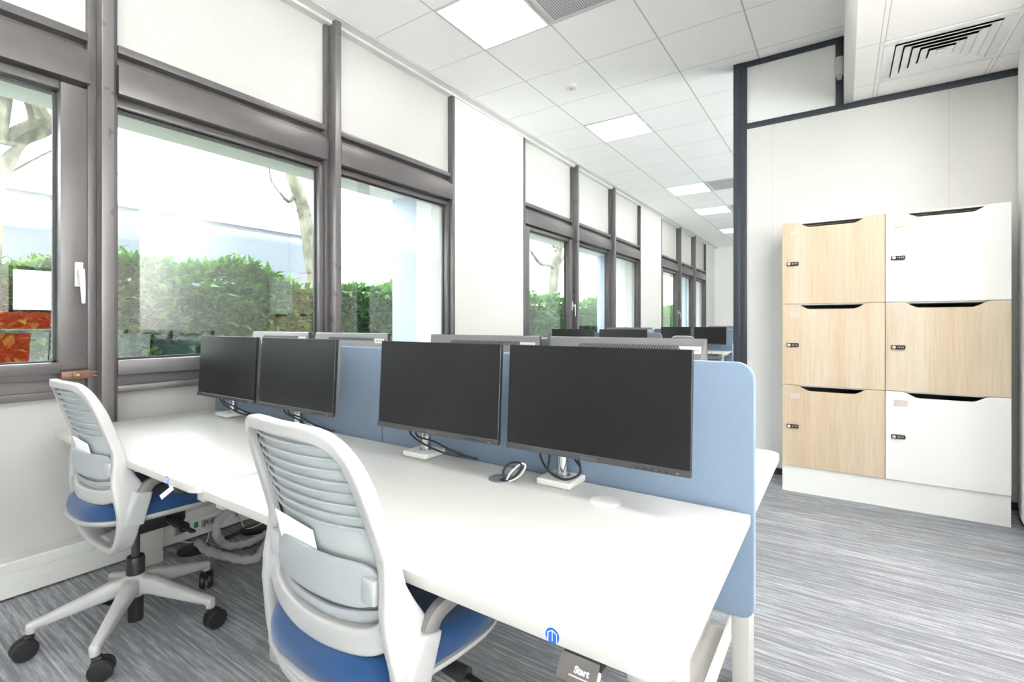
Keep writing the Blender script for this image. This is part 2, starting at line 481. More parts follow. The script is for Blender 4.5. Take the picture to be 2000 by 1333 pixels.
def text_mesh(name, body, size, mat, parent, M4, extrude=0.0003, align='CENTER', bold=0.0):
    cu = bpy.data.curves.new(name, 'FONT'); cu.body = body; cu.size = size; cu.extrude = extrude
    cu.align_x = align; cu.offset = bold
    o = bpy.data.objects.new('tmp_text', cu); COL.objects.link(o)
    dg = bpy.context.evaluated_depsgraph_get()
    me = bpy.data.meshes.new_from_object(o.evaluated_get(dg))
    bpy.data.objects.remove(o); bpy.data.curves.remove(cu)
    me.transform(M4); me.materials.clear(); me.materials.append(mat)
    t = bpy.data.objects.new(name, me); COL.objects.link(t); t.parent = parent
    return t

# ================================================================== ROOM SHELL
H_UP, H_LOW = 3.40, 2.885
XW = -3.05                     # inner face of the window wall
Y0, Y1, XR = -4.0, 15.1, 5.6
YP = 4.50                      # partition behind the lockers
BAYS = (-0.43, 4.79, 10.03); UNIT = 1.335; BAYW = 4.005

def structure(mb, name, mats, label, parent=None, angle=32):
    o = mb.build(name, mats, parent, angle=angle)
    return tag(o, label, None, None, 'structure')

mb = MB(); mb.box((-3.2, Y0, -0.12), (XR, Y1, 0)); structure(mb, 'floor', M['carpet'], 'streaked grey carpet floor of the office')
mb = MB(); mb.box((-4.1, Y0, H_UP), (0.017, Y1, H_UP + 0.12)); mb.box((0.017, YP + 0.1, H_UP), (XR, Y1, H_UP + 0.12))
structure(mb, 'ceiling', M['ceil'], 'white tiled upper ceiling')
mb = MB(); mb.box((0.075, Y0, H_LOW), (XR, YP, H_LOW + 0.1)); structure(mb, 'ceiling_lower', M['ceil_low'], 'lower tiled ceiling above the lockers')
mb = MB(); mb.box((0.017, Y0, H_LOW - 0.004), (0.075, YP, H_UP), 0.002)
structure(mb, 'trim_1', M['white'], 'white bulkhead edge between the two ceiling heights')
# perimeter ledge of the ceiling along the windows
mb = MB(); mb.box((XW - 0.05, Y0, H_UP - 0.03), (XW + 0.012, Y1, H_UP)); mb.box((XW, Y0, H_UP - 0.008), (XW + 0.09, Y1, H_UP + 0.01))
structure(mb, 'trim_2', M['white'], 'white ceiling edge trim above the windows')
# window wall: piers between bays, which also stand out as fins outside
mb = MB()
edges = [(Y0, BAYS[0])] + [(BAYS[i] + BAYW, BAYS[i + 1]) for i in range(2)] + [(BAYS[2] + BAYW, Y1 + .1)]
for a, b in edges: mb.box((-3.35, a, -0.1), (XW, b, H_UP))
structure(mb, 'wall_left', M['wall'], 'white piers of the window wall')
mb = MB()
for a, b in edges:
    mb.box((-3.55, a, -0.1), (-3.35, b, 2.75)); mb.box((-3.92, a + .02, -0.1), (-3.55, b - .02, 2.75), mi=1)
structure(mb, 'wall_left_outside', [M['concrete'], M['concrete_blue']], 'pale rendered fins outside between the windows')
mb = MB(); mb.box((-3.93, Y0, 2.63), (-3.17, Y1, 2.9)); mb.box((-4.0, Y0, 2.52), (-3.74, Y1, 2.95), 0.01)
structure(mb, 'roof_overhang', M['concrete'], 'pale concrete overhang above the windows outside')
mb = MB(); mb.box((-4.0, Y0, 2.95), (-3.2, Y1, 3.6)); structure(mb, 'wall_left_upper', M['concrete'], 'wall above the overhang outside')
mb = MB(); mb.box((-3.3, Y1, -0.1), (XR + .15, Y1 + 0.15, H_UP)); structure(mb, 'wall_far', M['wall_lifted'], 'white far end wall of the office')
# rear and right walls: wide glazing added to let in light off a pale court
def glazed(name, label, axis, at, spans, a0, a1, top):
    mb = MB(); cuts = [a0] + [c for sp_ in spans for c in sp_[:2]] + [a1]
    def bx(p, q, z0, z1):
        if axis == 'x': mb.box((at, p, z0), (at + .15, q, z1))
        else: mb.box((p, at - .15, z0), (q, at, z1))
    for i in range(0, len(cuts), 2): bx(cuts[i], cuts[i + 1], 0, top)
    for p, q, z0, z1 in spans: bx(p, q, 0, z0); bx(p, q, z1, top)
    return structure(mb, name, M['wall'], label)
def big_window(idx, label, axis, at, p, q, z0, z1):
    L, Hh = q - p, z1 - z0
    w = thing('window_%d' % idx, label, None, (at, p, z0) if axis == 'x' else (q, at, z0), 0 if axis == 'x' else math.pi / 2, kind='structure')
    n = max(1, round(L / 1.4)); mb = MB()
    for i in range(n + 1):
        y = i * (L - .06) / n; mb.box((0.02, y, 0), (0.1, y + 0.06, Hh), 0.004)
    mb.box((0.02, 0, 0), (0.1, L, 0.06)); mb.box((0.02, 0, Hh - .06), (0.1, L, Hh)); mb.build('window_frame', M['frame'], w)
    mb = MB(); mb.box((0.055, 0, 0), (0.062, L, Hh)); mb.build('glass_pane', M['glass'], w)
RS = [(-3.6, 1.7, 0.25, 2.75), (2.2, 2.95, 1.40, 2.22), (5.2, 9.2, 0.25, 2.75)]
glazed('wall_right', 'white wall on the right with added wide windows', 'x', XR, RS, Y0, Y1, H_UP)
BS = [(2.2, 5.0, 0.25, 2.75)]
glazed('wall_back', 'white wall behind the viewer with an added wide window', 'y', Y0, BS, -3.3, XR + .15, H_UP)
big_window(10, 'added wide window in the right wall near the viewer', 'x', XR, *RS[0])  # unseen, added as the main side light of the near room
big_window(11, 'small high window in the right wall', 'x', XR, *RS[1])
big_window(12, 'added wide window in the right wall of the far area', 'x', XR, *RS[2])  # unseen, added to brighten the far area
big_window(13, 'added wide window behind the viewer', 'y', Y0 - .15, *BS[0])  # unseen, added to light the room from the rear
mb = MB(); mb.box((-4.0, -22, 3.6), (XR + .15, 40, 16.0)); structure(mb, 'wall_shade_block', M['concrete'], 'added unseen block above the office, shading the hedge outside')  # unseen block, added to keep direct light off the hedge and building
mb = MB(); mb.box((XR + .15, -25, -0.3), (30, 45, -0.1)); mb.box((-3.2, -25, -0.3), (XR + .15, Y0 - .15, -0.1))
structure(mb, 'ground_bounce', M['paving'], 'pale paving added beyond the right and rear windows to bounce light')  # unseen reflector ground, added to bounce light indoors

# partition behind the lockers
mb = MB(); mb.box((-0.70, YP, 0), (XR, YP + 0.1, 2.865))
structure(mb, 'wall_partition', M['partition'], 'white partition wall behind the lockers')
mb = MB(); mb.box((-0.66, YP + .012, 2.885), (0.017, YP + 0.09, H_UP - 0.03))
structure(mb, 'wall_transom', M['wall_lifted'], 'white panel above the partition rail')
mb = MB(); mb.box((-0.755, YP - 0.02, 0), (-0.70, YP + 0.12, H_UP), 0.003); mb.box((-0.70, YP - 0.016, 0), (-0.652, YP + 0.116, H_UP), 0.003)
structure(mb, 'trim_3', M['slate'], 'slate post at the end of the partition')
mb = MB(); mb.box((-0.652, YP - 0.012, H_LOW - 0.045), (XR, YP + 0.11, H_LOW), 0.002)
structure(mb, 'trim_4', M['slate'], 'slate rail along the top of the partition')
mb = MB(); mb.box((-0.652, YP - 0.010, H_UP - 0.04), (0.017, YP + 0.108, H_UP), 0.002); mb.box((-0.035, YP - 0.010, H_LOW), (0.016, YP + 0.108, H_UP - .04), 0.002)
structure(mb, 'trim_5', M['slate'], 'slate frame around the panel above the rail')
mb = MB()
for x in (-0.46, 0.62, 1.83): mb.box((x - 0.0015, YP - 0.001, 0.05), (x + 0.0015, YP + 0.004, 2.84))
structure(mb, 'trim_6', M['label_grey'], 'thin joints between partition panels')
mb = MB(); mb.box((-0.652, YP - 0.014, 0), (XR, YP, 0.05)); structure(mb, 'baseboard_back', M['slate'], 'dark skirting of the partition')
# curved wall on the right edge of the view
mb = MB()
arc = catmull([(1.30, 4.499), (0.99, 4.47), (0.92, 4.30), (0.885, 4.05), (0.862, 3.7), (0.88, 3.3), (1.0, 3.0), (1.3, 2.85), (2.0, 2.85)], 6)
poly = [(p[0], p[1]) for p in [Vector(a) for a in arc]] + [(2.0, 4.499)]
mb.prism(poly, 'z', 0.05, H_LOW - 0.004)
structure(mb, 'wall_curved', M['wall_lifted'], 'white curved wall beside the lockers')
mb = MB(); mb.prism([(p[0] + 0.04, p[1]) for p in poly], 'z', 0.0, 0.05)
structure(mb, 'baseboard_curved', M['black'], 'black recessed plinth of the curved wall')

# ------------------------------------------------------------------ windows
XP = -3.00                      # front face of the mullion posts
def make_window(idx, y0, y1, casement, handle, label):
    w = thing('window_%d' % idx, label, None, (XW, y0, 0), kind='structure')
    L = y1 - y0
    fx0, fx1 = -0.11, -0.02
    mb = MB()
    # verticals
    mb.box((fx0, 0, 0.0), (fx1, 0.035, H_UP - .03), 0.002); mb.box((fx0, L - 0.035, 0.0), (fx1, L, H_UP - .03), 0.002)
    # rail under the upper panel, bottom rails, sill step
    mb.box((fx0, 0.035, 2.60), (fx1 + 0.012, L - 0.035, 2.64), 0.003)
    mb.box((fx0 - .03, 0.035, 2.33), (fx1 - 0.05, L - 0.035, 2.60))
    mb.box((fx0, 0.035, 0.955), (fx1 + 0.008, L - 0.035, 1.03), 0.003)
    mb.box((fx0, 0.035, 0.90), (fx1 - 0.035, L - 0.035, 0.955))
    mb.box((fx0, 0.035, 0.865), (fx1, L - 0.035, 0.90), 0.003)
    mb.build('window_frame', M['frame'], w)
    mb = MB(); mb.box((-0.075, 0.03, 2.385), (0.012, L - 0.03, 2.535), 0.004); mb.box((-0.075, 0.03, 2.535), (-0.012, L - 0.03, 2.56), 0.004)
    mb.build('blind_box', M['frame'], w)
    mb = MB(); mb.box((-0.085, 0.03, 2.64), (-0.05, L - 0.03, H_UP - 0.005)); mb.build('upper_panel', M['panel'], w)
    mb = MB(); mb.box((-0.13, 0.03, 0.0), (-0.09, L - 0.03, 0.865)); mb.build('lower_panel', M['panel'], w)
    g0, g1 = (0.14, L - 0.14) if casement else (0.04, L - 0.075)
    s0, s1 = (0.035, L - 0.04) if casement else (0.035, L - 0.037)
    mb = MB()
    if casement:
        for a, b in ((s0, g0), (g1, s1)): mb.box((-0.09, a, 1.0), (0.0, b, 2.36), 0.003)
        mb.box((-0.09, g0, 0.985), (0.0, g1, 1.035), 0.003); mb.box((-0.09, g0, 2.33), (-0.02, g1, 2.37), 0.003)
    else:
        mb.box((-0.10, g1, 1.03), (-0.03, s1, 2.36), 0.003); mb.box((-0.10, s0, 2.335), (-0.04, s1, 2.365), 0.002)
    mb.build('sash_frame', M['frame'], w)
    mb = MB()
    t = 0.012
    mb.box((-0.082, g0, 1.03), (-0.07, g0 + t, 2.335)); mb.box((-0.082, g1 - t, 1.03), (-0.07, g1, 2.335))
    mb.box((-0.082, g0, 1.03), (-0.07, g1, 1.03 + t)); mb.box((-0.082, g0, 2.335 - t), (-0.07, g1, 2.335))
    mb.build('gasket', M['frame_dark'], w)
    mb = MB(); mb.box((-0.079, g0, 1.03), (-0.073, g1, 2.335)); mb.build('glass_pane', M['glass'], w)
    if handle:
        h = MB(); y = L - 0.075
        h.box((0.0, y - 0.016, 1.395), (0.012, y + 0.016, 1.515), 0.004)
        h.box((0.01, y - 0.011, 1.445), (0.045, y + 0.011, 1.475), 0.006)
        h.sweep([(0.045, y, 1.48), (0.05, y, 1.45), (0.05, y + 0.004, 1.38), (0.048, y + 0.006, 1.315)], [(0.024, 0.013)] * 2 + [(0.020, 0.012), (0.015, 0.010)], [(1, 0, 0)] * 4, n=10)
        h.build('handle', M['white'], w)
    return w
names = ('first', 'second', 'third')
k = 0
for bi, s in enumerate(BAYS):
    for j in range(3):
        a = s + j * UNIT + (0.025 if j else 0.0); b = s + (j + 1) * UNIT - (0.025 if j < 2 else 0.0)
        k += 1
        win = make_window(k, a, b, j == 0, j == 0, '%s window of the %s bay from the camera' % (names[j], names[bi]))
        if k == 1:
            lk = MB(); L = b - a
            lk.box((0.002, L - 0.145, 0.955), (0.035, L - 0.028, 0.993), 0.002)
            lk.box((0.034, L - 0.105, 0.964), (0.045, L - 0.072, 0.986), 0.004)
            lk.lathe([(0.006, 0.0445), (0.006, 0.047)], (0, L - 0.088, 0.975), 12, 1, 'x')
            for z in (0.965, 0.984): lk.tube([(0.018, L - 0.03, z), (0.018, L - 0.008, z)], 0.0035, 8, 2)
            lk.build('window_lock', [M['brown'], M['brass'], M['chrome']], win)
    for j in (1, 2):
        y = s + j * UNIT
        mb = MB(); mb.box((XP - 0.14, y - 0.025, 0.168 if bi == 0 else 0), (XP, y + 0.025, H_UP), 0.0025)
        structure(mb, 'trim_%d' % (7 + bi * 2 + j), M['post'], 'grey mullion post %s in the %s window bay' % (('', 'one', 'two')[j], names[bi]))
    # casing strips at both ends of the bay
    mb = MB(); mb.box((XW - .05, s + 0.0, 0), (XW + 0.006, s + 0.04, H_UP - .03), 0.002); mb.box((XW - .05, s + BAYW - 0.04, 0), (XW + 0.006, s + BAYW, H_UP - .03), 0.002)
    structure(mb, 'trim_%d' % (20 + bi), M['frame'], 'grey end frames of the %s window bay' % names[bi])

# ------------------------------------------------------------------ cable trunking at the foot of the windows
tr = thing('cable_trunking', 'white cable trunking with sockets along the foot of the windows', 'trunking', (XW, 2.0, 0))
mb = MB()
mb.prism([(-0.088, 0.0), (0.012, 0.012), (0.012, 0.055), (0.009, 0.058), (0.012, 0.061), (0.012, 0.112), (0.009, 0.115), (0.012, 0.118), (0.012, 0.160), (0.006, 0.167), (-0.088, 0.167)], 'y', -2.43, 1.575)
mb.build('trunk', M['white'], tr)
for u, v in ((349, 1038), (401, 1022), (416, 1017), (464, 1003)):
    p = on_x(u, v, XW + 0.012); y, z = p.y - 2.0, max(0.05, min(0.12, p.z))
    s = MB(); s.box((0.011, y - 0.022, z - 0.022), (0.016, y + 0.022, z + 0.022), 0.002)
    s.lathe([(0.016, 0.0155), (0.017, 0.0165)], (0, y, z), 16, 1, 'x')
    s.build('socket', [M['clip_grey'], M['steel_grey']], tr)
for u, v, c in ((365, 1031, 'yellow'), (383, 1026, 'green')):
    p = on_x(u, v, XW + 0.012); y, z = p.y - 2.0, p.z
    s = MB(); s.box((0.0115, y - 0.011, z - 0.016), (0.0135, y + 0.011, z + 0.016)); s.build('marker_tag', M[c], tr, label='%s marker tag' % c)

# ================================================================== CEILING FITTINGS
def make_light(label, x, y, z, group):
    t = thing('ceiling_light', label, 'ceiling light', (x, y, z), group=group)
    f = MB(); a = 0.296
    for lo, hi in (((-a, -a), (a, -a + .014)), ((-a, a - .014), (a, a)), ((-a, -a + .014), (-a + .014, a - .014)), ((a - .014, -a + .014), (a, a - .014))):
        f.box((lo[0], lo[1], -0.006), (hi[0], hi[1], 0.0), 0.001)
    f.build('frame', M['white'], t)
    d = MB(); d.box((-a + .014, -a + .014, -0.004), (a - .014, a - .014, -0.001)); d.build('diffuser', M['lamp'], t)
    return t
gl = 'square ceiling light panels'
base_light = None
spots = [('large square light panel in the ceiling nearest the camera', -2.06, 2.84, H_UP),
         ('square light panel, second along the row in the upper ceiling', -2.06, 5.24, H_UP),
         ('square light panel, third along the ceiling row, beside a grey grille', -2.06, 8.24, H_UP),
         ('square light panel, fourth along the ceiling row', -2.06, 10.04, H_UP),
         ('farthest small light panel near the end wall', -2.06, 12.44, H_UP),
         ('added light panel in the far area, second ceiling row behind the partition', 0.94, 5.84, H_UP),  # this and the rest are unseen panels, added to brighten the room
         ('added light panel in the far area, second row, middle', 0.94, 8.84, H_UP),
         ('added light panel in the far area, second row, towards the end wall', 0.94, 12.44, H_UP),
         ('added light panel in the upper ceiling behind the viewer, by the windows', -2.06, 0.44, H_UP),
         ('added light panel at the rear of the upper ceiling, by the windows', -2.06, -1.96, H_UP),
         ('added light panel in the lower ceiling right of the viewer', 1.705, 0.94, H_LOW),
         ('added light panel in the lower ceiling right of the viewer, further forward', 1.705, 2.74, H_LOW),
         ('added light panel in the lower ceiling between the viewer and the lockers', 0.505, 2.74, H_LOW),
         ('added light panel in the lower ceiling just right of the viewer', 0.505, 0.94, H_LOW),
         ('added light panel in the lower ceiling behind the viewer', 1.705, -0.86, H_LOW),
         ('added light panel in the lower ceiling at the far right', 3.5, 1.54, H_LOW),
         ('added light panel in the upper ceiling above the viewer', -0.26, -0.76, H_UP)]
for lab, x, y, z in spots:
    if base_light is None:
        base_light = make_light(lab, x, y, z, gl)
        LOWD = [c_ for c_ in kids(base_light) if c_.name.startswith('diffuser')][0].data.copy(); LOWD.materials[0] = M['lamp_added']
    else:
        o = dup(base_light, lab, (x, y, z))
        if z == H_LOW or 'far area' in lab:
            for c_ in kids(o):
                if c_.name.startswith('diffuser'): c_.data = LOWD
def make_grille(label, x, y):
    t = thing('ceiling_grille', label, 'ceiling vent', (x, y, H_UP), group='perforated ceiling grilles')
    f = MB(); a = 0.293
    for lo, hi in (((-a, -a), (a, -a + .035)), ((-a, a - .035), (a, a)), ((-a, -a + .035), (-a + .035, a - .035)), ((a - .035, -a + .035), (a, a - .035))):
        f.box((lo[0], lo[1], -0.006), (hi[0], hi[1], 0.0), 0.001)
    f.build('frame', M['white'], t)
    g = MB(); g.box((-a + .035, -a + .035, -0.004), (a - .035, a - .035, -0.001)); g.build('grille', M['grille'], t)
    return t
g0 = make_grille('grey perforated ceiling grille beside the nearest light panel', -1.455, 2.84)
dup(g0, 'grey perforated ceiling grille beside the third light panel', (-1.455, 8.24, H_UP))
dup(g0, 'grey perforated ceiling grille beside the fourth light panel', (-1.455, 10.04, H_UP))
sd = thing('smoke_detector', 'small white round smoke detector on a ceiling tile', 'smoke detector', (-2.056, 4.05, H_UP))
mb = MB(); mb.lathe([(0.03, -0.028), (0.045, -0.024), (0.05, -0.012), (0.055, -0.010), (0.055, 0)]); mb.build('body', M['white'], sd)
mb = MB(); mb.lathe([(0.012, -0.033), (0.016, -0.027)], n=16); mb.build('sensor_cap', M['label_white'], sd)
# four way air diffuser in the lower ceiling
ad = thing('ceiling_air_diffuser', 'white square four-way air diffuser in the lower ceiling', 'air vent', (0.505, 3.945, H_LOW + 0.002))
mb = MB(); a, b_ = 0.29, 0.235
for lo, hi in (((-a, -a), (a, -b_)), ((-a, b_), (a, a)), ((-a, -b_), (-b_, b_)), ((b_, -b_), (a, b_))): mb.box((lo[0], lo[1], -0.005), (hi[0], hi[1], 0.0), 0.0008)
mb.build('face_plate', M['diffuser_white'], ad)
mb = MB(); mb.box((-b_, -b_, -0.002), (b_, b_, -0.0005)); mb.build('duct', M['duct_dark'], ad)
def cone_ring(mb, r0, z0, r1, z1, th=0.002):
    rr = []
    for (r, z) in ((r0, z0), (r1, z1), (r1 - th, z1), (r0 - th, z0)):
        rr.append([Vector((sx * r, sy * r, z)) for sx, sy in ((-1, -1), (1, -1), (1, 1), (-1, 1))])
    mb.rings(rr, True, False)
for i in range(5):
    r = 0.23 - i * 0.043
    mb = MB(); cone_ring(mb, r, -0.012, r - 0.038, -0.0012 + -0.002 * 0); mb.build('louvre', M['diffuser_white'], ad, angle=20)
mb = MB(); mb.box((-0.02, -0.02, -0.010), (0.02, 0.02, -0.003), 0.002); mb.build('centre_plate', M['diffuser_white'], ad)
# sensor on the bulkhead
ms = thing('wall_sensor', 'small cream sensor box on the slate trim by the ceiling step', 'sensor', (-0.005, YP - 0.012, 3.16))
mb = MB(); mb.box((-0.03, -0.06, -0.07), (0.02, 0.0, 0.07), 0.012, 3); mb.build('body', M['white'], ms)
mb = MB(); mb.box((-0.022, -0.055, -0.095), (0.012, -0.005, -0.068), 0.006); mb.build('lens', M['label_white'], ms)

# ================================================================== LOCKERS
YL = 4.08
def lock_mesh():
    b = MB()
    b.box((0, -0.014, -0.0135), (0.074, 0, 0.0135), 0.006, 3, 0)
    b.lathe([(0.010, -0.014), (0.0105, -0.021), (0.008, -0.0225)], (0.014, 0, 0), 16, 1, 'y')
    for i in range(4): b.box((0.033 + i * 0.009, -0.0158, -0.005), (0.037 + i * 0.009, -0.0135, 0.005), 0.0005, 1, 2)
    return b.mesh('combination_lock', [M['black'], M['label_white'], M['clip_grey']])
LOCK = lock_mesh()
def make_locker(label, x0, kinds):
    W, D = 0.6, YP - 0.004 - YL
    t = thing('locker_cabinet', label, 'locker', (x0, YL, 0))
    c = MB()
    zb, zt, hh = 0.19, 1.945, 0.585
    c.box((0.0, 0.02, zb), (0.018, D, zt)); c.box((W - 0.018, 0.02, zb), (W, D, zt)); c.box((0.018, D - 0.01, zb), (W - 0.018, D, zt))
    for i in range(4):
        z = zb + i * hh
        c.box((0.018, 0.02, max(z - 0.009, zb)), (W - 0.018, D - 0.01, min(z + 0.009, zt)))
    c.build('carcass', M['locker_white'], t)
    ins = MB()
    for i in range(3):
        z = zb + i * hh + 0.0095; z2 = z + hh - 0.019 - (0.009 if i == 2 else 0)
        ins.box((0.0185, 0.05, z), (0.0215, D - 0.011, z2)); ins.box((W - 0.0215, 0.05, z), (W - 0.0185, D - 0.011, z2)); ins.box((0.0185, 0.05, z2 - 0.003), (W - 0.0185, D - 0.011, z2)); ins.box((0.0185, D - 0.014, z), (W - 0.0185, D - 0.011, z2))
    ins.build('lining', M['dark_inside'], t)
    p = MB(); p.box((0.0, 0.016, 0), (W, D, zb - 0.002)); p.build('plinth', M['locker_white'], t)
    for i, kd in enumerate(kinds):     # bottom to top
        z0, z1 = zb + i * hh + 0.0015, zb + (i + 1) * hh - 0.0015
        a0, a1, dp = 0.14, 0.46, 0.037
        poly = [(0.0015, z0), (W - 0.0015, z0), (W - 0.0015, z1)]
        for kx in range(9):
            s = kx / 8; sm = s * s * (3 - 2 * s); poly.append((a1 + 0.055 - s * 0.09, z1 - dp * sm))
        for kx in range(9):
            s = kx / 8; sm = s * s * (3 - 2 * s); poly.append((a0 + 0.035 - s * 0.09, z1 - dp * (1 - sm)))
        poly.append((0.0015, z1))
        d = MB(); d.prism(poly, 'y', 0.0, 0.018, bev=0.0008, seg=1)
        dr = d.build('door', M['wood'] if kd == 'oak' else M['locker_white'], t, label='pale oak door' if kd == 'oak' else 'white door')
        lh = MB(); zz = z1 - 0.075
        lh.box((0.045, -0.003, zz - 0.02), (0.115, 0.0, zz + 0.02), 0.001, 1)
        lh.box((0.045, -0.0042, zz + 0.016), (0.115, -0.0025, zz + 0.02)); lh.box((0.045, -0.0042, zz - 0.02), (0.115, -0.0025, zz - 0.016))
        lh.build('label_holder', M['label_white'], dr)
        lo = bpy.data.objects.new('combination_lock', LOCK); COL.objects.link(lo); lo.parent = dr; lo.location = (0.03, 0.0, z1 - 0.295)
    return t
make_locker('left locker cabinet with three pale oak doors, by the slate post', -0.357, ('oak', 'oak', 'oak'))
make_locker('right locker cabinet with white doors above and below one oak door', 0.2435, ('white', 'oak', 'white'))

# ================================================================== DESKS
DESK_Z = 0.732
DW, DD = 1.398, 0.69
def make_desk(label):
    """local frame: front edge towards -y at y=0, right end at x=0, desk extends to -x"""
    t = thing('desk', label, 'desk', (0, 0, 0))
    poly = round_poly(-DW, 0, 0, DD, (0.055, 0.055, 0.006, 0.006), 8)
    b = MB(); b.prism(poly, 'z', DESK_Z - 0.025, DESK_Z, bev=0.002, seg=2); b.build('desktop', M['desk'], t)
    for x in (-0.13, -DW + 0.052):
        c = MB(); c.box((x, 0.30, 0.0), (x + 0.05, 0.41, DESK_Z - 0.10), 0.003); c.build('leg', M['desk_leg'], t)
    for x in (-0.085, -DW + 0.03):
        c = MB(); c.box((x, 0.04, DESK_Z - 0.065), (x + 0.045, DD - 0.03, DESK_Z - 0.0255), 0.003)
        c.build('top_bracket', M['desk_leg'], t)
    c = MB(); c.box((-DW + 0.05, 0.33, DESK_Z - 0.125), (-0.07, 0.38, DESK_Z - 0.066), 0.003); c.build('crossbeam', M['desk_leg'], t)
    c = MB()
    x0, x1, y0, y1, z0, z1 = -0.108, -0.050, 0.408, DD + 0.027, 0.385, 0.447
    c.prism([(x0, z1), (x0, z0), (x1, z0), (x1, z1), (x1 - .004, z1), (x1 - .004, z0 + .02), (x0 + .004, z0 + .02), (x0 + .004, z1)], 'y', y0, y1)
    c.build('side_channel', M['desk_leg'], t)
    c = MB(); c.lathe([(0.043, DESK_Z - 0.001), (0.043, DESK_Z + 0.003), (0.040, DESK_Z + 0.004)], (-0.692, 0.573, 0), 28)
    c.lathe([(0.016, DESK_Z + 0.003), (0.016, DESK_Z + 0.0048)], (-0.672, 0.560, 0), 16, 1)
    g = c.build('cable_port', [M['steel_grey'], M['black']], t, label='grey metal cable port')
    c = MB(); c.lathe([(0.043, DESK_Z - 0.001), (0.043, DESK_Z + 0.0025), (0.036, DESK_Z + 0.005), (0.03, DESK_Z + 0.0055)], (-0.345, 0.566, 0), 28)
    c.build('cable_port', M['white'], t, label='white round cable port')
    c = MB()
    q = Vector((-0.672, 0.560, DESK_Z))
    c.tube(catmull([q + Vector(p) for p in ((0, 0, 0.0), (-0.006, 0.0, 0.03), (0.012, 0.008, 0.055), (0.045, 0.015, 0.06), (0.05, 0.012, 0.04), (0.015, 0.0, 0.0))], 5), 0.0035, 8, 0)
    c.tube(catmull([q + Vector(p) for p in ((0.004, 0, 0.0), (0.02, 0.004, 0.03), (0.05, 0.016, 0.058), (0.062, 0.02, 0.05), (0.045, 0.01, 0.02), (0.012, -0.004, 0.0))], 5), 0.003, 8, 1)
    c.build('looped_cable', [M['rubber'], M['cable_grey']], t)
    # round blue sticker at the front edge and control box
    c = MB(); c.lathe([(0.0124, -0.0006), (0.0124, 0.0008)], (-0.193, 0, DESK_Z - 0.0125), 24, 0, 'y')
    z = DESK_Z - 0.0125
    for (x0, z0, x1, z1) in ((-0.008, -0.008, -0.008, 0.004), (-0.008, 0.004, 0.0, 0.009), (0.0, 0.009, 0.008, 0.004), (0.008, 0.004, 0.008, -0.008), (0.0, -0.008, 0.0, 0.008)):
        c.tube([(-0.193 + x0, -0.0008, z + z0), (-0.193 + x1, -0.0008, z + z1)], 0.0007, 6, 1)
    c.build('sticker', [M['blue_sticker'], M['letter_white']], t)
    c = MB(); c.box((-0.175, 0.004, DESK_Z - 0.045), (-0.110, 0.085, DESK_Z - 0.0255), 0.004); c.build('control_box', M['black'], t)
    return t
XA = -0.191; XB = XA - 1.40
YF = 0.69
desk_a = make_desk('white desk nearest the camera, with the black Start tag under its edge')
desk_a.location = (XA, YF, 0)
gd = 'white desks of the near workstation'
desk_a['group'] = gd
desk_b = dup(desk_a, 'white desk by the window, second from the camera on the near side', (XB, YF, 0))
YB = 2.125
desk_c = dup(desk_a, 'white desk behind the blue screen, its corner showing at the right', (XB + 0.002, YB, 0), math.pi)
# rotated desks: right end becomes left end
desk_c.location = (XA - DW, YB, 0)
desk_d = dup(desk_a, 'white desk behind the blue screen, next to the window', (XB - DW, YB, 0), math.pi)
# hanging tags
tg = thing('hanging_tag', 'dark grey tag reading Start, hanging under the nearest desk edge', 'tag', (XA - 0.142, YF - 0.004, DESK_Z - 0.031))
A_ = Matrix.Translation((0.0, -0.006, -0.006)) @ Matrix.Rotation(R(-40), 4, 'X')
c = MB(); c.prism(round_poly(-0.032, -0.023, 0.032, 0.013, (0.002, 0.006, 0.001, 0.001), 4), 'y', -0.0008, 0.0008, mat=A_); c.build('tag_face', M['tag_grey'], tg)
c = MB(); c.prism(round_poly(-0.010, -0.028, 0.036, 0.004, (0.002, 0.010, 0.004, 0.001), 5), 'y', 0.0016, 0.0026, mat=A_); c.build('backing_card', M['paper'], tg, label='white backing card')
c = MB(); c.box((-0.030, 0.001, 0.010), (0.030, 0.004, 0.020), 0.001, 1, 0, A_); c.build('clip', M['black'], tg)
text_mesh('lettering', 'Start', 0.0125, M['letter_white'], tg, A_ @ Matrix.Translation((0.007, -0.0010, -0.0085)) @ Matrix.Rotation(math.pi / 2, 4, 'X'), bold=0.0004)
c = MB(); c.box((-0.012, -0.0012, -0.0145), (0.020, -0.0008, -0.0128), 0, 1, 0, A_); c.build('text_line', M['label_white'], tg)
tb = thing('paper_tag', 'small pale paper tag hanging under the second desk edge', 'tag', (XB - 0.17, YF + 0.002, DESK_Z - 0.03))
c = MB(); A_ = Matrix.Translation((0.0, -0.012, -0.014)) @ Matrix.Rotation(R(-14), 4, 'Z') @ Matrix.Rotation(R(-52), 4, 'X')
c.box((-0.023, -0.0005, -0.02), (0.023, 0.0005, 0.02), 0, 1, 0, A_); c.build('sheet', M['paper_blue'], tb)
c = MB(); c.box((-0.012, -0.002, 0.001), (0.012, 0.004, 0.004)); c.build('clip', M['paper'], tb)

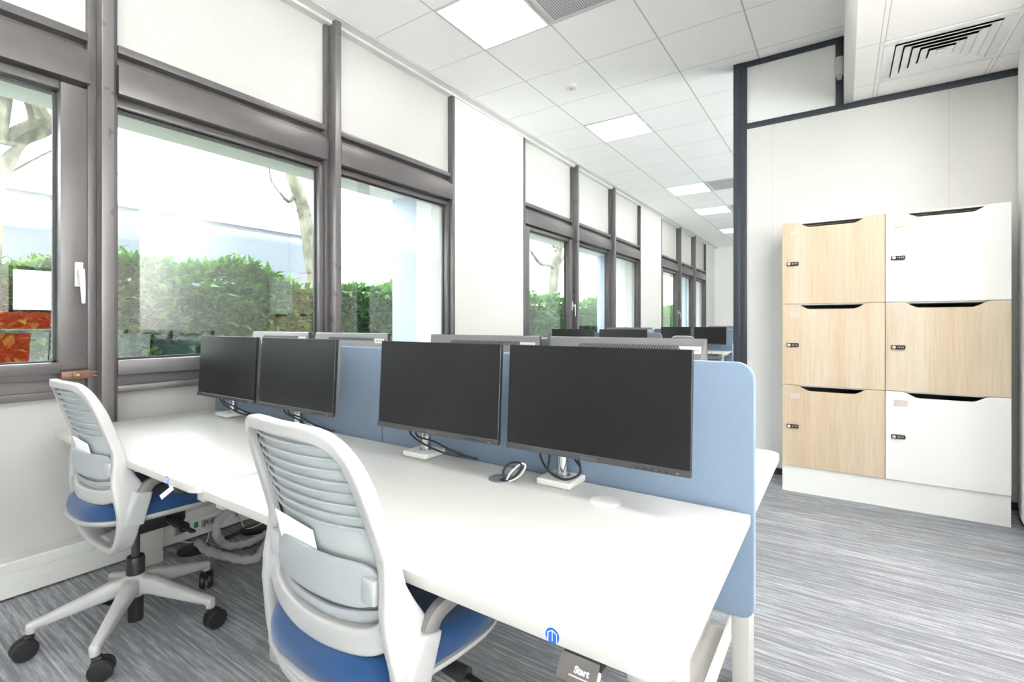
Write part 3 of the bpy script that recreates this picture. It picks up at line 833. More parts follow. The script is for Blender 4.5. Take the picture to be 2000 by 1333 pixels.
# ================================================================== BLUE SCREENS
YS = 1.408
def make_screen(label, right_round, left_round):
    t = thing('desk_screen', label, 'desk divider')
    r = (0.035 if left_round else 0.004, 0.035 if right_round else 0.004, 0.045 if right_round else 0.006, 0.045 if left_round else 0.006)
    b = MB(); b.prism(round_poly(-1.396, 0.452, 0, 1.118, r, 8), 'y', -0.014, 0.014, bev=0.008, seg=3); b.build('panel', M['blue_felt'], t)
    for x in (-1.2, -0.2):
        b = MB(); b.box((x, 0.0145, 0.66), (x + 0.05, 0.022, 0.70), 0.001); b.build('bracket', M['desk_leg'], t)
    return t
scr_a = make_screen('blue felt screen nearest the camera, rounded at its right end', True, False); scr_a.location = (XA + 0.006, YS, 0)
scr_b = make_screen('blue felt screen by the window, rounded at its left end', False, True); scr_b.location = (XB + 0.006, YS, 0)

# ================================================================== MONITORS
def make_monitor(label):
    """origin: pole foot on the desk top; front faces -y"""
    t = thing('monitor', label, 'monitor')
    ox, oy, w, hgt = 0.14, -0.108, 0.54, 0.311
    zb = 0.112
    T = Matrix.Translation((ox, oy, zb + hgt / 2)) @ Matrix.Rotation(R(-3.2), 4, 'X')
    a, h2 = w / 2, hgt / 2
    b = MB(); b.box((-a, 0.0, -h2 + 0.001), (a, 0.014, h2), 0.0012, 1, 0, T); b.build('bezel', M['side'], t)
    b = MB(); b.box((-a + 0.0025, -0.0006, -h2 + 0.018), (a - 0.0025, 0.0004, h2 - 0.0025), 0, 1, 0, T); b.build('screen', M['screen'], t)
    b = MB(); b.box((-a - 0.0008, -0.004, -h2), (a + 0.0008, 0.010, -h2 + 0.0165), 0.001, 1, 0, T); ch = b.build('chin', M['bezel'], t)
    b = MB()
    for i in range(5): b.box((a - 0.135 + i * 0.019, -0.0062, -h2 + 0.004), (a - 0.129 + i * 0.019, -0.0036, -h2 + 0.0085), 0.0006, 1, 0, T)
    b.box((a - 0.034, -0.0062, -h2 + 0.004), (a - 0.027, -0.0036, -h2 + 0.0085), 0.0006, 1, 1, T)
    b.build('button', [M['black'], M['amber']], ch)
    text_mesh('lettering', 'ViewSonic', 0.0115, M['letter_dim'], ch, T @ Matrix.Translation((0, -0.0042, -h2 + 0.0045)) @ Matrix.Rotation(math.pi / 2, 4, 'X'))
    # rear: upper rim then a thick centre body
    b = MB(); rr = []
    for (yy, sx, zt, zb_) in ((0.0135, a - 0.0005, h2 - 0.0005, -h2 + 0.002), (0.0175, a - 0.0015, h2 - 0.002, -h2 + 0.004), (0.040, a - 0.016, h2 - 0.065, -h2 + 0.055), (0.043, a - 0.03, h2 - 0.080, -h2 + 0.07)):
        rr.append([T @ Vector((x_, yy, z_)) for x_, z_ in ((-sx, zb_), (sx, zb_), (sx, zt), (-sx, zt))])
    b.rings(rr, False, True); hs = b.build('housing', M['housing'], t, angle=12)
    b = MB(); sl = math.atan2(0.0225, 0.063)
    V = T @ Matrix.Translation((0, 0.0264, h2 - 0.027)) @ Matrix.Rotation(sl, 4, 'X')
    for i in range(40):
        x = -0.185 + i * 0.0085
        b.box((-0.0014, -0.0015, -0.0075), (0.0014, 0.0012, 0.0075), 0, 1, 0, V @ Matrix.Translation((x, 0, 0.0)) @ Matrix.Rotation(R(-24), 4, 'Y'))
    b.build('vent', M['black'], hs)
    b = MB(); b.prism([(-a + 0.012, -0.014), (-a + 0.066, -0.014), (-a + 0.080, 0.0085), (-a + 0.012, 0.0085)], 'y', -0.001, 0.0014, 0, mat=V @ Matrix.Translation((0, 0, -0.004)))
    lb = b.build('rear_label', M['label_grey'], hs)
    text_mesh('rear_lettering', 'ViewSonic', 0.0118, M['letter'], hs, V @ Matrix.Translation((-a + 0.042, 0.0016, -0.0105)) @ Matrix.Rotation(math.pi, 4, 'Z') @ Matrix.Rotation(math.pi / 2, 4, 'X'))
    # arm
    b = MB(); b.box((-0.057, -0.066, 0.0), (0.057, 0.044, 0.020), 0.005, 3); ba = b.build('base', M['white'], t)
    b = MB(); b.lathe([(0.024, 0.0195), (0.024, 0.0225), (0.022, 0.023)], n=24, mi=0); b.build('collar', M['steel_grey'], ba)
    b = MB(); b.lathe([(0.0172, 0.021), (0.0172, 0.295), (0.014, 0.297)], n=24); b.build('pole', M['chrome'], t)
    b = MB(); b.lathe([(0.021, 0.235), (0.021, 0.275)], n=20)
    b.sweep([(0, 0, 0.255), (0.05, -0.012, 0.255), (0.10, -0.025, 0.257), (ox, -0.05, 0.268)], [(0.04, 0.026)] * 4, [(0, 1, 0)] * 4, n=10)
    b.box((ox - 0.05, -0.062, 0.222), (ox + 0.05, -0.056, 0.322), 0.002)
    b.build('arm', M['white'], t)
    return t
def add_cables(t, seed):
    rnd = random.Random(seed); j = lambda s: rnd.uniform(-s, s)
    for kx in range(2):
        c = MB(); s = 0.03 * kx
        if seed == 0:
            pts = [(-0.035 + s, -0.045, 0.15), (-0.05 + s, -0.045, 0.10), (-0.055 + s, -0.04, 0.075), (-0.02, -0.05, 0.04), (0.03, -0.05, 0.025), (0.062, -0.03, 0.035), (0.06, 0.0, 0.05), (0.03, 0.02, 0.07 + s), (0.0, 0.03, 0.11)]
        else:
            pts = [(-0.03 + s, -0.04, 0.15), (-0.045 + s * 1.2, -0.045, 0.11), (-0.03 + s, -0.045, 0.075), (0.03 + s, -0.035 + j(.01), 0.05 + s * .4), (0.10 + s, -0.01, 0.02 + s * .5), (0.15 + s * 1.5, 0.03, 0.008), (0.165 + s * 1.5, 0.042, 0.006)]
        c.tube(catmull(pts, 5), 0.0034, 8); c.build('power_cable', M['rubber'], t)
gm = 'black monitors on the near workstation'
mon = make_monitor('black monitor nearest the camera, in front of the blue screen')
YM = 1.345
def place_mon(label, xc, y, rz, group):
    o = dup(mon, label, (xc - 0.14 if rz == 0 else xc + 0.14, y, DESK_Z + 0.0005), rz, group)
    if rz:                                   # the heads on the far side are raised a little higher
        for c_ in kids(o):
            if c_.name.split('.')[0] not in ('base', 'pole'): c_.location.z += 0.018
    return o
m_b1 = place_mon('black monitor third from the camera, left of the tall seam in the screen', -1.953, YM, 0, gm)
m_b2 = place_mon('black monitor farthest left, next to the window', -2.54, YM, 0, gm)
m_a2 = place_mon('black monitor second from the camera, left of the grey cable port', -1.145, YM, 0, gm)
go = 'monitors seen from behind over the blue screen'
YO = 1.475
place_mon('back of the monitor behind the nearest one, showing its silver label', -0.6075, YO, math.pi, go)
place_mon('back of a monitor over the blue screen, behind the second monitor from the camera', -1.192, YO, math.pi, go)
place_mon('back of a monitor with slanted vents, behind the third monitor from the camera', -2.003, YO, math.pi, go)
place_mon('back of the monitor behind the screen closest to the window', -2.604, YO, math.pi, go)
gc2 = 'monitors on the second workstation'
Y2 = 5.245 - 1.408
place_mon('left monitor of the second workstation, by the second window bay', -2.565, YM + Y2, 0, gc2)
place_mon('right monitor of the second workstation, by the rounded blue screen end', -1.963, YM + Y2, 0, gc2)
place_mon('right monitor facing away behind the second workstation screen', -2.01, YO + Y2, math.pi, gc2)
gc3 = 'monitors on the farthest workstation'
Y3 = 9.34 - 1.408
place_mon('left monitor of the farthest workstation, behind the distant chair back', -2.525, YM + Y3, 0, gc3)
place_mon('right monitor of the farthest workstation, beside the slate post', -1.925, YM + Y3, 0, gc3)
place_mon('right monitor facing away behind the farthest workstation screen', -1.76, YO + Y3, math.pi, gc3)
mon.location = (-0.572 - 0.14, YM, DESK_Z + 0.0005); mon['group'] = gm
for i, m_ in enumerate((mon, m_a2, m_b1, m_b2)): add_cables(m_, i)

# far workstations: desks and screens
dup(desk_b, 'white desk of the second workstation, facing the camera', (XB, YF + Y2, 0), group='white desks of the far workstations')
dup(desk_c, 'white desk on the far side of the second workstation', (XB - DW, YB + Y2, 0), math.pi, 'white desks of the far workstations')
dup(desk_b, 'white desk of the farthest workstation, facing the camera', (XB, YF + Y3, 0), group='white desks of the far workstations')
dup(desk_c, 'white desk on the far side of the farthest workstation', (XB - DW, YB + Y3, 0), math.pi, 'white desks of the far workstations')
scr_c = make_screen('blue felt screen of the second workstation, rounded at both ends', True, True); scr_c.location = (XB + 0.006, YS + Y2, 0)
dup(scr_c, 'blue felt screen of the farthest workstation, beside the slate post', (XB + 0.006, YS + Y3, 0))

# ================================================================== CHAIRS
PROF = [(0.55, -0.156), (0.60, -0.150), (0.66, -0.143), (0.72, -0.146), (0.80, -0.166), (0.90, -0.196), (1.03, -0.240)]
def yb(x, z, c=0.03): return interp(z, PROF) + c * (abs(x) / 0.2) ** 2
half = [(0, 1.0), (.07, 1.0), (.128, .995), (.163, .977), (.184, .943), (.194, .895), (.200, .83), (.206, .76), (.212, .69), (.213, .645), (.197, .612), (.150, .594), (.07, .586), (0, .584)]
HW = [(0.588, 0.197), (0.645, 0.213), (0.69, .212), (0.76, .206), (0.83, .200), (0.895, .194), (0.943, .184), (0.977, .163), (0.995, .128)]
def frame_mesh():
    b = MB()
    loop = [(x, z) for x, z in half] + [(-x, z) for x, z in reversed(half[1:-1])]
    pts = catmull([(x, yb(x, z), z) for x, z in loop], 5, True)
    wt = [(0.58, 0.052), (0.62, 0.05), (0.68, 0.040), (0.80, 0.032), (0.95, 0.030), (1.0, 0.028)]
    b.sweep(pts, [(interp(p.z, wt), interp(p.z, [(0.6, 0.036), (0.9, 0.034), (0.98, 0.026)])) for p in pts], [(0, -1, 0)] * len(pts), True, 20, 7)
    side = [((.206, -.131, .79), (.022, .026)), ((.213, -.122, .72), (.042, .028)), ((.221, -.112, .66), (.076, .028)), ((.234, -.098, .605), (.098, .026)), ((.240, -.098, .55), (.084, .025)), ((.236, -.102, .50), (.070, .025)), ((.214, -.104, .445), (.064, .025)), ((.17, -.102, .403), (.064, .025)), ((.10, -.098, .385), (.066, .025)), ((0, -.095, .380), (.07, .025))]
    full = side + [((-p[0], p[1], p[2]), s) for p, s in reversed(side[:-1])]
    pts = catmull([p for p, s in full], 6)
    sizes = [Vector((s[0], s[1], 0)) for p, s in full]; sizes = [(v.x, v.y) for v in catmull(sizes, 6)]
    nor = []
    for p in pts:
        n = Vector((p.x, 0, (p.z - 0.62) * 0.9 if p.z < 0.6 else 0)); nor.append(n.normalized() if n.length > 1e-4 else Vector((0, 0, -1)))
    b.sweep(pts, sizes, nor, False, 20, 6)
    for s in (-1, 1):
        p4 = [(s * .240, -.090, .50), (s * .244, -.078, .55), (s * .246, -.064, .595), (s * .247, -.060, .612)]
        b.sweep(p4, [(.066, .026), (.062, .03), (.056, .034), (.052, .036)], [(s, 0, 0)] * 4, False, 20, 6)
    # under-seat spine joining the bowl to the mechanism
    b.sweep([(0, -.095, .384), (0, -.02, .400), (0, .06, .43)], [(.11, .03), (.10, .035), (.09, .03)], [(0, 0, -1)] * 3, False, 12, 3)
    me = b.mesh('back_frame', M['plastic']); me2 = voxel_meld(me, 0.0033, 3); return me2
def seat_ring(z, s, dx=0, front_drop=0.0, n=40, y0=-0.195, y1=0.262, hw=0.236):
    cy, hy = (y0 + y1) / 2, (y1 - y0) / 2; out = []
    for k in range(n):
        a = 2 * math.pi * k / n; ca, sa = math.cos(a), math.sin(a)
        x = math.copysign(abs(ca) ** (2 / 3.0), ca); y = math.copysign(abs(sa) ** (2 / 3.0), sa)
        taper = 1 - 0.07 * max(0, -y)
        drop = front_drop * max(0, y) ** 2 - 0.012 * max(0, abs(x) - .3)
        out.append(Vector((x * hw * s * taper, cy + y * hy * s, z - drop)))
    return out
def make_chair(label):
    t = thing('office_chair', label, 'chair', group='white and grey office chairs with blue seats')
    fm = frame_mesh()
    o = bpy.data.objects.new('back_frame', fm); COL.objects.link(o); o.parent = t
    # mesh panel
    b = MB(); rows, colz = 30, 24; vs = []
    for i in range(rows + 1):
        z = 0.600 + (0.988 - 0.600) * i / rows; hw = interp(z, HW) - 0.006
        row = []
        for jx in range(colz + 1):
            q = -1 + 2 * jx / colz; x = q * hw
            yc = interp(z, PROF) - 0.006; ye = yb(hw, z) + 0.012
            row.append(b.bm.verts.new((x, yc + (ye - yc) * abs(q) ** 2.4 + 0.006, z)))
        vs.append(row)
    for i in range(rows):
        for jx in range(colz): b.bm.faces.new((vs[i][jx], vs[i][jx + 1], vs[i + 1][jx + 1], vs[i + 1][jx]))
    o = b.build('mesh_back', M['mesh'], t, angle=60)
    so = o.modifiers.new('thick', 'SOLIDIFY'); so.thickness = 0.003
    def ribpt(q, z, off=0.0):
        hw = interp(z, HW) - 0.012; yc = interp(z, PROF) - 0.006; ye = yb(hw, z) + 0.012
        return Vector((q * hw, yc + (ye - yc) * abs(q) ** 2.4 - off, z))
    for i in range(8):
        z = 0.812 + i * 0.0232
        pts = [ribpt((-1 + 2 * k / 20) * 0.94, z, 0.0035) for k in range(21)]
        b = MB(); b.sweep(pts, [(0.0065, 0.0045)] * 21, [(0, -1, 0)] * 21, False, 8, 3); b.build('back_rib', M['grey_plastic'], t)
    for s in (-1, 1):  # dark of the open slot beside the mesh, painted as black strips
        pts = [ribpt(s * 0.985, 0.73 + 0.23 * k / 12, 0.006) for k in range(13)]
        b = MB(); b.sweep(pts, [(0.009, 0.006)] * 13, [(0, -1, 0)] * 13, False, 8, 4); b.build('dark_gap_strip', M['black'], t)
    # inner rim at the lower edge
    b = MB(); pts = [ribpt(-1 + 2 * k / 20, 0.632 + 0.02 * abs(-1 + k / 10) ** 3, 0.006) for k in range(21)]
    b.sweep(pts, [(0.018, 0.010)] * 21, [(0, -1, 0)] * 21, False, 10, 3); b.build('lower_rim', M['grey_plastic'], t)
    # lumbar band
    b = MB(); n = 28; pts = [ribpt((-1 + 2 * k / n) * 0.93, 0.702, 0.017) for k in range(n + 1)]
    hs = [0.088 * (1 - abs(-1 + 2 * k / n) ** 14 * 0.45) for k in range(n + 1)]
    b.sweep(pts, [(h, 0.011) for h in hs], [(0, -1, 0)] * (n + 1), False, 14, 5)
    lm = b.build('lumbar_band', M['grey_plastic'], t)
    for s in (-1, 1):
        b = MB(); p = ribpt(s * 0.885, 0.700, 0.024); b.box((p.x - 0.020, p.y - 0.009, 0.674), (p.x + 0.020, p.y + 0.012, 0.724), 0.005, 2); b.build('lumbar_clip', M['clip_grey'], lm)
    # seat
    b = MB(); b.rings([seat_ring(z, s, 0, 0.022) for z, s in ((0.502, 0.97), (0.515, 1.0), (0.535, 1.0), (0.552, 0.975), (0.562, 0.92), (0.567, 0.8), (0.568, 0.5), (0.568, 0.15))])
    st = b.build('seat', M['seat_blue'], t, angle=60)
    b = MB(); rg = seat_ring(0.5595, 0.90, 0, 0.018); b.tube(rg + [rg[0]], 0.0016, 6); b.build('seam', M['seat_blue'], st)
    b = MB(); b.rings([seat_ring(z, s, 0, 0.022) for z, s in ((0.455, 0.42), (0.465, 0.66), (0.478, 0.88), (0.490, 0.99), (0.500, 1.022), (0.507, 1.018), (0.508, 0.96))]); b.build('seat_shell', M['plastic'], t, angle=60)
    b = MB()
    b.box((-0.09, -0.03, 0.395), (0.09, 0.15, 0.468), 0.02, 3); b.box((-0.06, -0.05, 0.40), (0.06, 0.02, 0.45), 0.015, 2); b.build('mechanism', M['black'], t)
    b = MB(); b.tube([(0.08, 0.08, 0.43), (0.15, 0.085, 0.425), (0.21, 0.09, 0.42)], [0.014, 0.017, 0.02], 12); b.box((0.20, 0.08, 0.415), (0.285, 0.10, 0.425), 0.004); b.build('lever', M['black'], t)
    for s in (-1, 1):
        b = MB(); pts = catmull([(s * .246, -.060, .59), (s * .247, -.054, .618), (s * .250, -.03, .642), (s * .256, .03, .655), (s * .262, .08, .657)], 5)
        b.sweep(pts, [(.048 - .0012 * k, .028) for k in range(len(pts))], [(s, 0, 0)] * len(pts), False, 12, 3); ar = b.build('arm_support', M['arm_grey'], t)
        b = MB(); b.box((s * .262 - .04, -.02, .656), (s * .262 + .04, .205, .6755), 0.012, 3); b.build('arm_pad', M['arm_grey'], t)
    b = MB(); b.lathe([(0.0145, 0.25), (0.0145, 0.40)], n=20); gl_ = b.build('gas_lift', M['bezel'], t)
    b = MB(); b.lathe([(0.026, 0.035), (0.026, 0.210), (0.031, 0.212), (0.031, 0.282), (0.028, 0.29), (0.015, 0.29)], n=24); b.build('lift_sleeve', M['black'], t)
    # five star base
    b = MB(); b.lathe([(0.036, 0.135), (0.046, 0.16), (0.044, 0.20), (0.036, 0.222)], n=24)
    for k in range(5):
        a = R(72 * k); d = Vector((math.cos(a), math.sin(a), 0))
        pts = [d * 0.01 + Vector((0, 0, .18)), d * 0.07 + Vector((0, 0, .176)), d * 0.16 + Vector((0, 0, .150)), d * 0.25 + Vector((0, 0, .126)), d * 0.315 + Vector((0, 0, .112))]
        b.sweep(pts, [(.062, .075), (.056, .07), (.046, .052), (.038, .038), (.034, .028)], [(0, 0, 1)] * 5, False, 12, 3)
        b.lathe([(0.016, 0.086), (0.017, 0.115)], d * 0.305, 14)
    me = voxel_meld(b.mesh('base', M['plastic']), 0.004, 4)
    base = bpy.data.objects.new('base', me); COL.objects.link(base); base.parent = t
    cm = MB()
    cm.lathe([(0.009, 0.05), (0.011, 0.09)], n=12)
    for s in (-1, 1): cm.lathe([(0.028, s * 0.006), (0.037, s * 0.008), (0.0375, s * 0.020), (0.034, s * 0.026), (0.02, s * 0.0275)] if s > 0 else [(0.02, -0.0275), (0.034, -0.026), (0.0375, -0.020), (0.037, -0.008), (0.028, -0.006)], (0, 0.018, 0.0375), 24, 0, 'x')
    cm.box((-0.012, -0.006, 0.045), (0.012, 0.022, 0.085), 0.005, 2)
    cme = cm.mesh('caster', M['black'])
    for k, sw in zip(range(5), (-30, 30, 170, 150, -60)):
        a = R(72 * k); c = bpy.data.objects.new('caster', cme); COL.objects.link(c); c.parent = base
        c.location = (0.305 * math.cos(a), 0.305 * math.sin(a), 0); c.rotation_euler = (0, 0, R(sw))
    return t, base
chair, base = make_chair('white and grey office chair by the window, its five-star base in view')
chair.location = (-2.347, 0.797, 0); base.rotation_euler = (0, 0, R(32))
c2 = dup(chair, 'white and grey office chair nearest the camera, its mesh back turned to the viewer', (-0.905, 0.775, 0), R(-4))
for c_ in kids(c2):
    if c_.name.startswith('base'): c_.rotation_euler = (0, 0, R(20))
    elif not c_.name.startswith('lift_sleeve'): c_.location.z += 0.016
dup(chair, 'distant office chair at the farthest workstation, only its back top showing', (-2.20, 8.62, 0), R(0))
dup(chair, 'office chair at the second workstation beside the window bay', (-2.72, 4.26, 0), R(0))
def leaflet(label, ch, x, z, rz, lift=0.0):
    t = thing('leaflet', label, 'leaflet', group='white leaflets tucked behind the chair lumbar bands')
    b = MB(); A = Matrix.Translation((x, interp(z - lift, PROF) - 0.0105, z)) @ Matrix.Rotation(R(15), 4, 'X') @ Matrix.Rotation(R(rz), 4, 'Y')
    b.box((-0.072, -0.0012, -0.055), (0.072, 0.0012, 0.055), 0, 1, 0, A); b.build('sheet', M['paper'], t)
    t.location = ch.location; t.rotation_euler = ch.rotation_euler
    return t
leaflet('white leaflet tucked in the back of the chair nearest the camera', c2, -0.045, 0.755, 5, 0.016)
leaflet('white leaflet tucked in the back of the chair by the window', chair, 0.0, 0.735, 5)

# ================================================================== CABLES UNDER THE DESKS
def floor_pts(l, z): return [on_z(u, v, z) for u, v in l]
s1 = floor_pts([(386, 1062), (400, 1073), (421, 1082), (442, 1088), (471, 1094), (499, 1091), (514, 1072), (528, 1050)], 0.024)
s2 = [on_x(456, 996, -2.70), on_x(436, 1007, -2.74), on_x(424, 1024, -2.755), on_x(423, 1044, -2.75)] + floor_pts([(434, 1061), (451, 1068), (478, 1063), (500, 1055), (524, 1042)], 0.024)
rc = random.Random(3)
for lab, pts in (('pale grey cable sleeve lying across the carpet under the desks', s1), ('pale grey cable sleeve looping up under the desk towards the sockets', s2)):
    pp = catmull(pts, 7); b = MB(); b.tube(pp, [0.021 * (1 + 0.13 * math.sin(i * 1.3) + rc.uniform(-.06, .06)) for i in range(len(pp))], 12)
    o = b.build('cable_sleeve', M['sleeve'], angle=60); tag(o, lab, 'cable sleeve', 'cable sleeves under the near desks'); recentre(o, pp[0])
def cable(label, pts, r, mat, grp='loose cables under the near desks'):
    pp = catmull(pts, 6); b = MB(); b.tube(pp, r, 8); o = b.build('cable', mat); tag(o, label, 'cable', grp); recentre(o, pp[0])
XS = XW + 0.02
a = on_x(403, 1024, XS); cable('cream cable dropping from the middle wall socket', [a, a + Vector((.03, .0, -.04)), on_z(407, 1050, 0.02), on_z(402, 1062, 0.03)], 0.0035, M['cream_cable'])
a = on_x(466, 1004, XS); cable('cream cable hanging in a loop from the right wall socket', [a, a + Vector((.05, .0, -.06)), on_z(480, 1034, 0.02), on_z(496, 1030, 0.03), on_z(512, 1022, 0.06)], 0.0035, M['cream_cable'])
cable('cream cable running along the carpet to the sleeve end', floor_pts([(352, 1058), (370, 1060), (388, 1060), (396, 1066)], 0.006), 0.0035, M['cream_cable'])
cable('black cable lying along the foot of the trunking', floor_pts([(430, 1056), (455, 1046), (475, 1036), (500, 1034), (520, 1026)], 0.012), 0.011, M['rubber'])
def pod(label, u, v):
    p = on_z(u, v, 0.0); t = thing('floor_socket', label, 'floor socket', p, group='black floor sockets')
    b = MB(); b.lathe([(0.075, 0.0), (0.075, 0.012), (0.06, 0.022), (0.03, 0.024)], n=24); b.build('lid', M['black'], t)
pod('black floor socket beside the cable sleeve end', 378, 1076); pod('black floor socket under the nearest desk beside the trunking', 498, 1036)

# ================================================================== FURNITURE SEEN MIRRORED IN THE GLASS
sf = thing('bench_sofa', 'red high-backed bench behind the high table', 'sofa', (3.1, 1.7, 0))
b = MB(); b.box((0.35, -1.3, 0.25), (0.50, 1.0, 1.38), 0.03, 3); b.build('backrest', M['red'], sf)
b = MB(); b.box((-0.25, -1.3, 0.25), (0.345, 1.0, 0.48), 0.04, 3); b.build('seat', M['red'], sf)
b = MB(); b.box((-0.2, -1.25, 0.0), (0.45, 0.95, 0.248)); b.build('base', M['beige'], sf)
tb = thing('high_table', 'white high table with panel legs', 'table', (1.9, 1.55, 0))
b = MB(); b.box((-0.35, -0.7, 1.10), (0.35, 0.7, 1.15), 0.004); b.build('tabletop', M['desk'], tb)
for y in (-0.68, 0.63):
    b = MB(); b.box((-0.33, y, 0), (0.33, y + 0.05, 1.0995), 0.003); b.build('leg', M['desk'], tb)

# ================================================================== OUTDOORS
mb = MB(); mb.box((-40, -25, -0.3), (-3.2, 45, -0.1)); structure(mb, 'ground_outside', M['ground'], 'planted ground outside the windows')
bd = thing('building', 'long pale blue-grey building beyond the hedge with a flat roof edge', 'building', (-12, 2, -0.1))
b = MB(); b.box((-5, -12, 0), (0, 6.4, 3.66)); b.build('wall', M['building'], bd)
b = MB(); b.box((-5.05, -12.05, 3.661), (0.06, 6.45, 3.76)); b.build('roof_edge', M['coping'], bd)
hd = thing('hedge', 'dense green laurel hedge running along outside the windows', 'hedge', (-5.4, 8, -0.1))
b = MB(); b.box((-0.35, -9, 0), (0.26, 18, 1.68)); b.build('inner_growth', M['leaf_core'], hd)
verts, faces = [], []
rh = random.Random(11)
def leaf(p, d, size):
    d = d.normalized(); up = Vector((rh.uniform(-.5, .5), rh.uniform(-.5, .5), 1)); s = d.cross(up)
    if s.length < 1e-3: s = Vector((1, 0, 0))
    s.normalize(); nrm = s.cross(d); i = len(verts); w = size * rh.uniform(.19, .26)
    verts.extend([p, p + d * size * .45 + s * w + nrm * w * .35, p + d * size * .5, p + d * size * .45 - s * w + nrm * w * .35, p + d * size - nrm * size * .12])
    faces.extend([(i, i + 1, i + 2), (i, i + 2, i + 3), (i + 1, i + 4, i + 2), (i + 2, i + 4, i + 3)])
def lump(y): return 0.10 * math.sin(y * 1.9) + 0.07 * math.sin(y * 4.7 + 1)
y = -8.0
for seg0, seg1, dens in ((-9.0, -7.4, 150), (-7.4, 0, 650), (0, 17.5, 260)):
    n = int((seg1 - seg0) * 1.8 * dens)
    for _ in range(n):
        yy = rh.uniform(seg0, seg1); z = rh.uniform(0.1, 1.72) ; z = max(z, rh.uniform(0.0, 1.72))
        x = 0.30 + rh.uniform(-.06, .12) + 0.06 * math.sin(yy * 3 + z * 4)
        leaf(Vector((x, yy - 0.0, z)), Vector((rh.uniform(.3, 1), rh.uniform(-.8, .8), rh.uniform(-.5, .8))), rh.uniform(.09, .15))
    n = int((seg1 - seg0) * 1.5 * dens)
    for _ in range(n):
        yy = rh.uniform(seg0, seg1); top = 1.76 + lump(yy)
        leaf(Vector((rh.uniform(-.35, .38), yy, top - abs(rh.gauss(0, .07)) + 0.03)), Vector((rh.uniform(-.5, .9), rh.uniform(-.7, .7), rh.uniform(.1, 1))), rh.uniform(.10, .16))
    for _ in range(int((seg1 - seg0) * 9)):          # upright shoots
        yy = rh.uniform(seg0, seg1); x = rh.uniform(-.25, .38); top = 1.66 + lump(yy); hgt = rh.uniform(.08, .26)
        for q in range(7):
            a = rh.uniform(0, 6.28); leaf(Vector((x, yy, top + hgt * q / 6)), Vector((math.cos(a), math.sin(a), rh.uniform(.4, 1.2))), rh.uniform(.10, .15))
me = bpy.data.meshes.new('foliage'); me.from_pydata([tuple(v) for v in verts], [], faces); me.materials.append(M['leaf'])
fo = bpy.data.objects.new('foliage', me); COL.objects.link(fo); fo.parent = hd; fo['kind'] = 'stuff'

def limb(b, pts, radii, per=6, n=10):
    pp = catmull(pts, per); rr = [v.x for v in catmull([Vector((r, 0, 0)) for r in radii], per)]
    b.tube(pp, [max(.002, r) for r in rr], n)
def twigs(b, p, d, length, r, depth, rnd):
    d = d.normalized(); q1 = p + d * length * .5 + Vector((rnd.uniform(-.1, .1), rnd.uniform(-.1, .1), rnd.uniform(0, .1))) * length
    q2 = q1 + (d + Vector((rnd.uniform(-.4, .4), rnd.uniform(-.4, .4), rnd.uniform(-.1, .4)))).normalized() * length * .5
    limb(b, [p, q1, q2], [r, r * .75, r * .45], 4, 6)
    if depth > 0:
        for s, e in ((q1, .75), (q2, .8), (q2, .6)):
            twigs(b, s, d + Vector((rnd.uniform(-.9, .9), rnd.uniform(-.9, .9), rnd.uniform(-.2, .7))), length * e * .8, r * .5, depth - 1, rnd)
rt = random.Random(5)
t1 = thing('tree', 'mottled plane tree with a thick bent branch outside the leftmost window', 'tree', (-7, 1.0, -0.1))
inv = Vector(t1.location)
def loc(u, v, x, o): return on_x(u, v, x) - o
b = MB(); limb(b, [(0, 0, 0), (0, .05, 1.5), (.05, .1, 2.6), (.05, .12, 3.0), (0, .3, 4.5), (0, .5, 6)], [.2, .18, .17, .15, .12, .05]); b.build('trunk', M['bark'], t1)
b = MB(); P = lambda u, v: loc(u, v, -7, inv)
limb(b, [(.05, .1, 2.55), P(5, 300), P(35, 268), P(70, 252), P(82, 240), P(72, 215), P(62, 185), P(66, 140), P(80, 80)], [.14, .12, .10, .105, .115, .085, .075, .07, .05]); br = b.build('branch', M['bark'], t1)
b = MB()
for u, v, du, dv in ((10, 315, 40, -30), (60, 195, -30, -80), (70, 215, 50, -40), (15, 340, 90, -50), (-10, 200, 40, -60)):
    p = P(u, v); twigs(b, p, P(u + du, v + dv) - p, .75, .012, 3, rt)
b.build('twig', M['twig'], br)
t2 = thing('tree', 'leaning pale plane tree trunk seen through the second window', 'tree', on_x(622, 560, -6.6) * 1.0, 0)
t2.location.z = -0.1; o2 = Vector(t2.location); P = lambda u, v, x=-6.6: loc(u, v, x, o2)
b = MB(); limb(b, [(0, 0, 0), P(618, 560), P(611, 520), P(602, 460), P(593, 410), P(580, 372), P(570, 340), P(563, 300), P(555, 230), P(560, 150)], [.13, .12, .115, .10, .095, .088, .085, .082, .07, .05]); b.build('trunk', M['bark'], t2)
b = MB(); limb(b, [P(613, 500), P(618, 470), P(632, 440), P(650, 400)], [.06, .05, .04, .03]); limb(b, [P(578, 372), P(566, 394), P(545, 375), P(528, 352)], [.03, .025, .015, .006])
for u, v, du, dv in ((530, 355, -20, -40), (560, 240, -40, -50), (640, 420, 20, -60), (598, 430, -50, -40), (650, 400, 40, -30)):
    p = P(u, v); twigs(b, p, P(u + du, v + dv) - p, .7, .010, 3, rt)
b.build('branch', M['bark'], t2)
t3 = thing('tree', 'plane tree with side branches seen through the second window bay', 'tree', on_x(1078, 600, -6.6), 0)
t3.location.z = -0.1; o3 = Vector(t3.location); P = lambda u, v, x=-6.6: loc(u, v, x, o3)
b = MB(); limb(b, [(0, 0, 0), P(1079, 580), P(1083, 535), P(1088, 500), P(1093, 470), P(1098, 430)], [.15, .14, .13, .125, .12, .08]); b.build('trunk', M['bark'], t3)
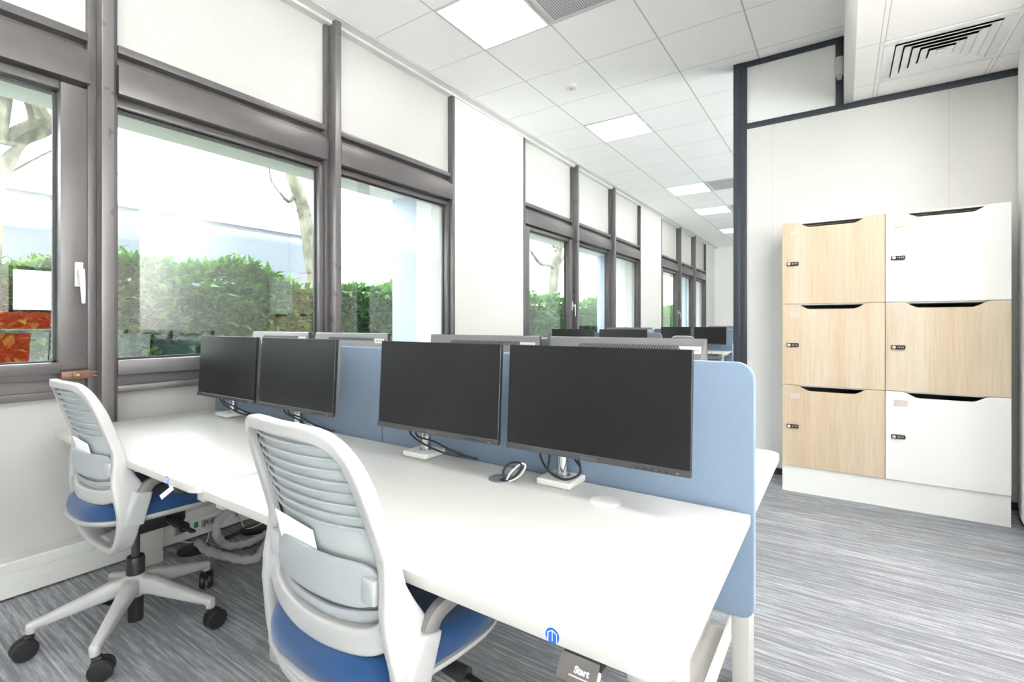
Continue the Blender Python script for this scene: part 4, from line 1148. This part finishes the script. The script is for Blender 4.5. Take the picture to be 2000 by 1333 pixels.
b = MB(); limb(b, [P(1086, 525), P(1072, 518), P(1056, 516), P(1046, 505), P(1036, 490)], [.07, .055, .045, .04, .03]); limb(b, [P(1090, 515), P(1100, 505), P(1112, 495)], [.06, .05, .03]); limb(b, [P(1088, 495), P(1080, 478), P(1074, 470)], [.05, .04, .03])
for u, v in ((1036, 490), (1112, 495), (1074, 470), (1098, 440)):
    p = P(u, v); twigs(b, p, Vector((0, rt.uniform(-.6, .6), 1)), .9, .014, 3, rt)
b.build('branch', M['bark'], t3)
for i, (u, lab) in enumerate(((293, 'slender bare tree behind the pale building, seen in the second window'), (700, 'slender bare tree seen in the third window, left of the outside fin'), (35, 'slender bare tree behind the pale building, seen in the leftmost window'))):
    p = on_x(u, 400, (-18.5, -21.0, -17.8)[i]); t = thing('bare_tree', lab, 'tree', (p.x, p.y, -0.1), group='slender bare trees beyond the building')
    b = MB(); limb(b, [(0, 0, 0), (.05, .05, 3), (0, .1, 5.2)], [.07, .05, .04]); b.build('trunk', M['bark'], t)
    b = MB()
    for q in range(5): twigs(b, Vector((0, .1, 4.0 + q * .3)), Vector((rt.uniform(-.5, .5), rt.uniform(-1, 1), 1.1)), 1.7, .022, 3, rt)
    b.build('branch', M['twig'], t)

# ================================================================== LIGHT, CAMERA, RENDER LOOK
w = bpy.data.worlds.new('overcast_sky'); scene.world = w; w.use_nodes = True
nt = w.node_tree; bg = nt.nodes['Background']
tc = nd(nt, 'ShaderNodeTexCoord'); sp = nd(nt, 'ShaderNodeSeparateXYZ'); nt.links.new(tc.outputs['Generated'], sp.inputs[0])
nt.links.new(ramp(nt, mth(nt, 'ABSOLUTE', sp.outputs['Z']), [(0.0, (1.0, 1.0, 1.0)), (1.0, (0.9, 0.95, 1.0))]), bg.inputs['Color'])
bg.inputs['Strength'].default_value = 3.2

bounce_sun = bpy.data.lights.new('bounce_sun', 'SUN'); bounce_sun.energy = 34.0; bounce_sun.angle = R(1.5); bounce_sun.color = (1.0, 0.985, 0.965)  # added lamp: lights the unseen court so it bounces onto the ceiling
so_ = bpy.data.objects.new('bounce_sun', bounce_sun); COL.objects.link(so_); so_.location = (14, 2, 20); so_.rotation_euler = (0, R(33), R(6))
cam = bpy.data.cameras.new('camera'); co = bpy.data.objects.new('camera', cam); COL.objects.link(co)
co.location = (0, 0, CAM_Z); co.rotation_euler = (math.pi / 2, 0, YAW)
cam.sensor_width = 36; cam.lens = F_PX / 2000 * 36; cam.shift_y = -(1333 / 2 - HOR) / 2000
cam.clip_start = 0.05; cam.clip_end = 200
scene.camera = co
vs_ = scene.view_settings
vs_.view_transform = 'Standard'; vs_.look = 'None'; vs_.gamma = 1.0; vs_.use_curve_mapping = False
vs_.exposure = 1.88
cy = scene.cycles
cy.use_denoising = True
cy.max_bounces = 12; cy.diffuse_bounces = 7; cy.glossy_bounces = 5; cy.transparent_max_bounces = 16
cy.caustics_reflective = False; cy.caustics_refractive = False
cy.sample_clamp_indirect = 8
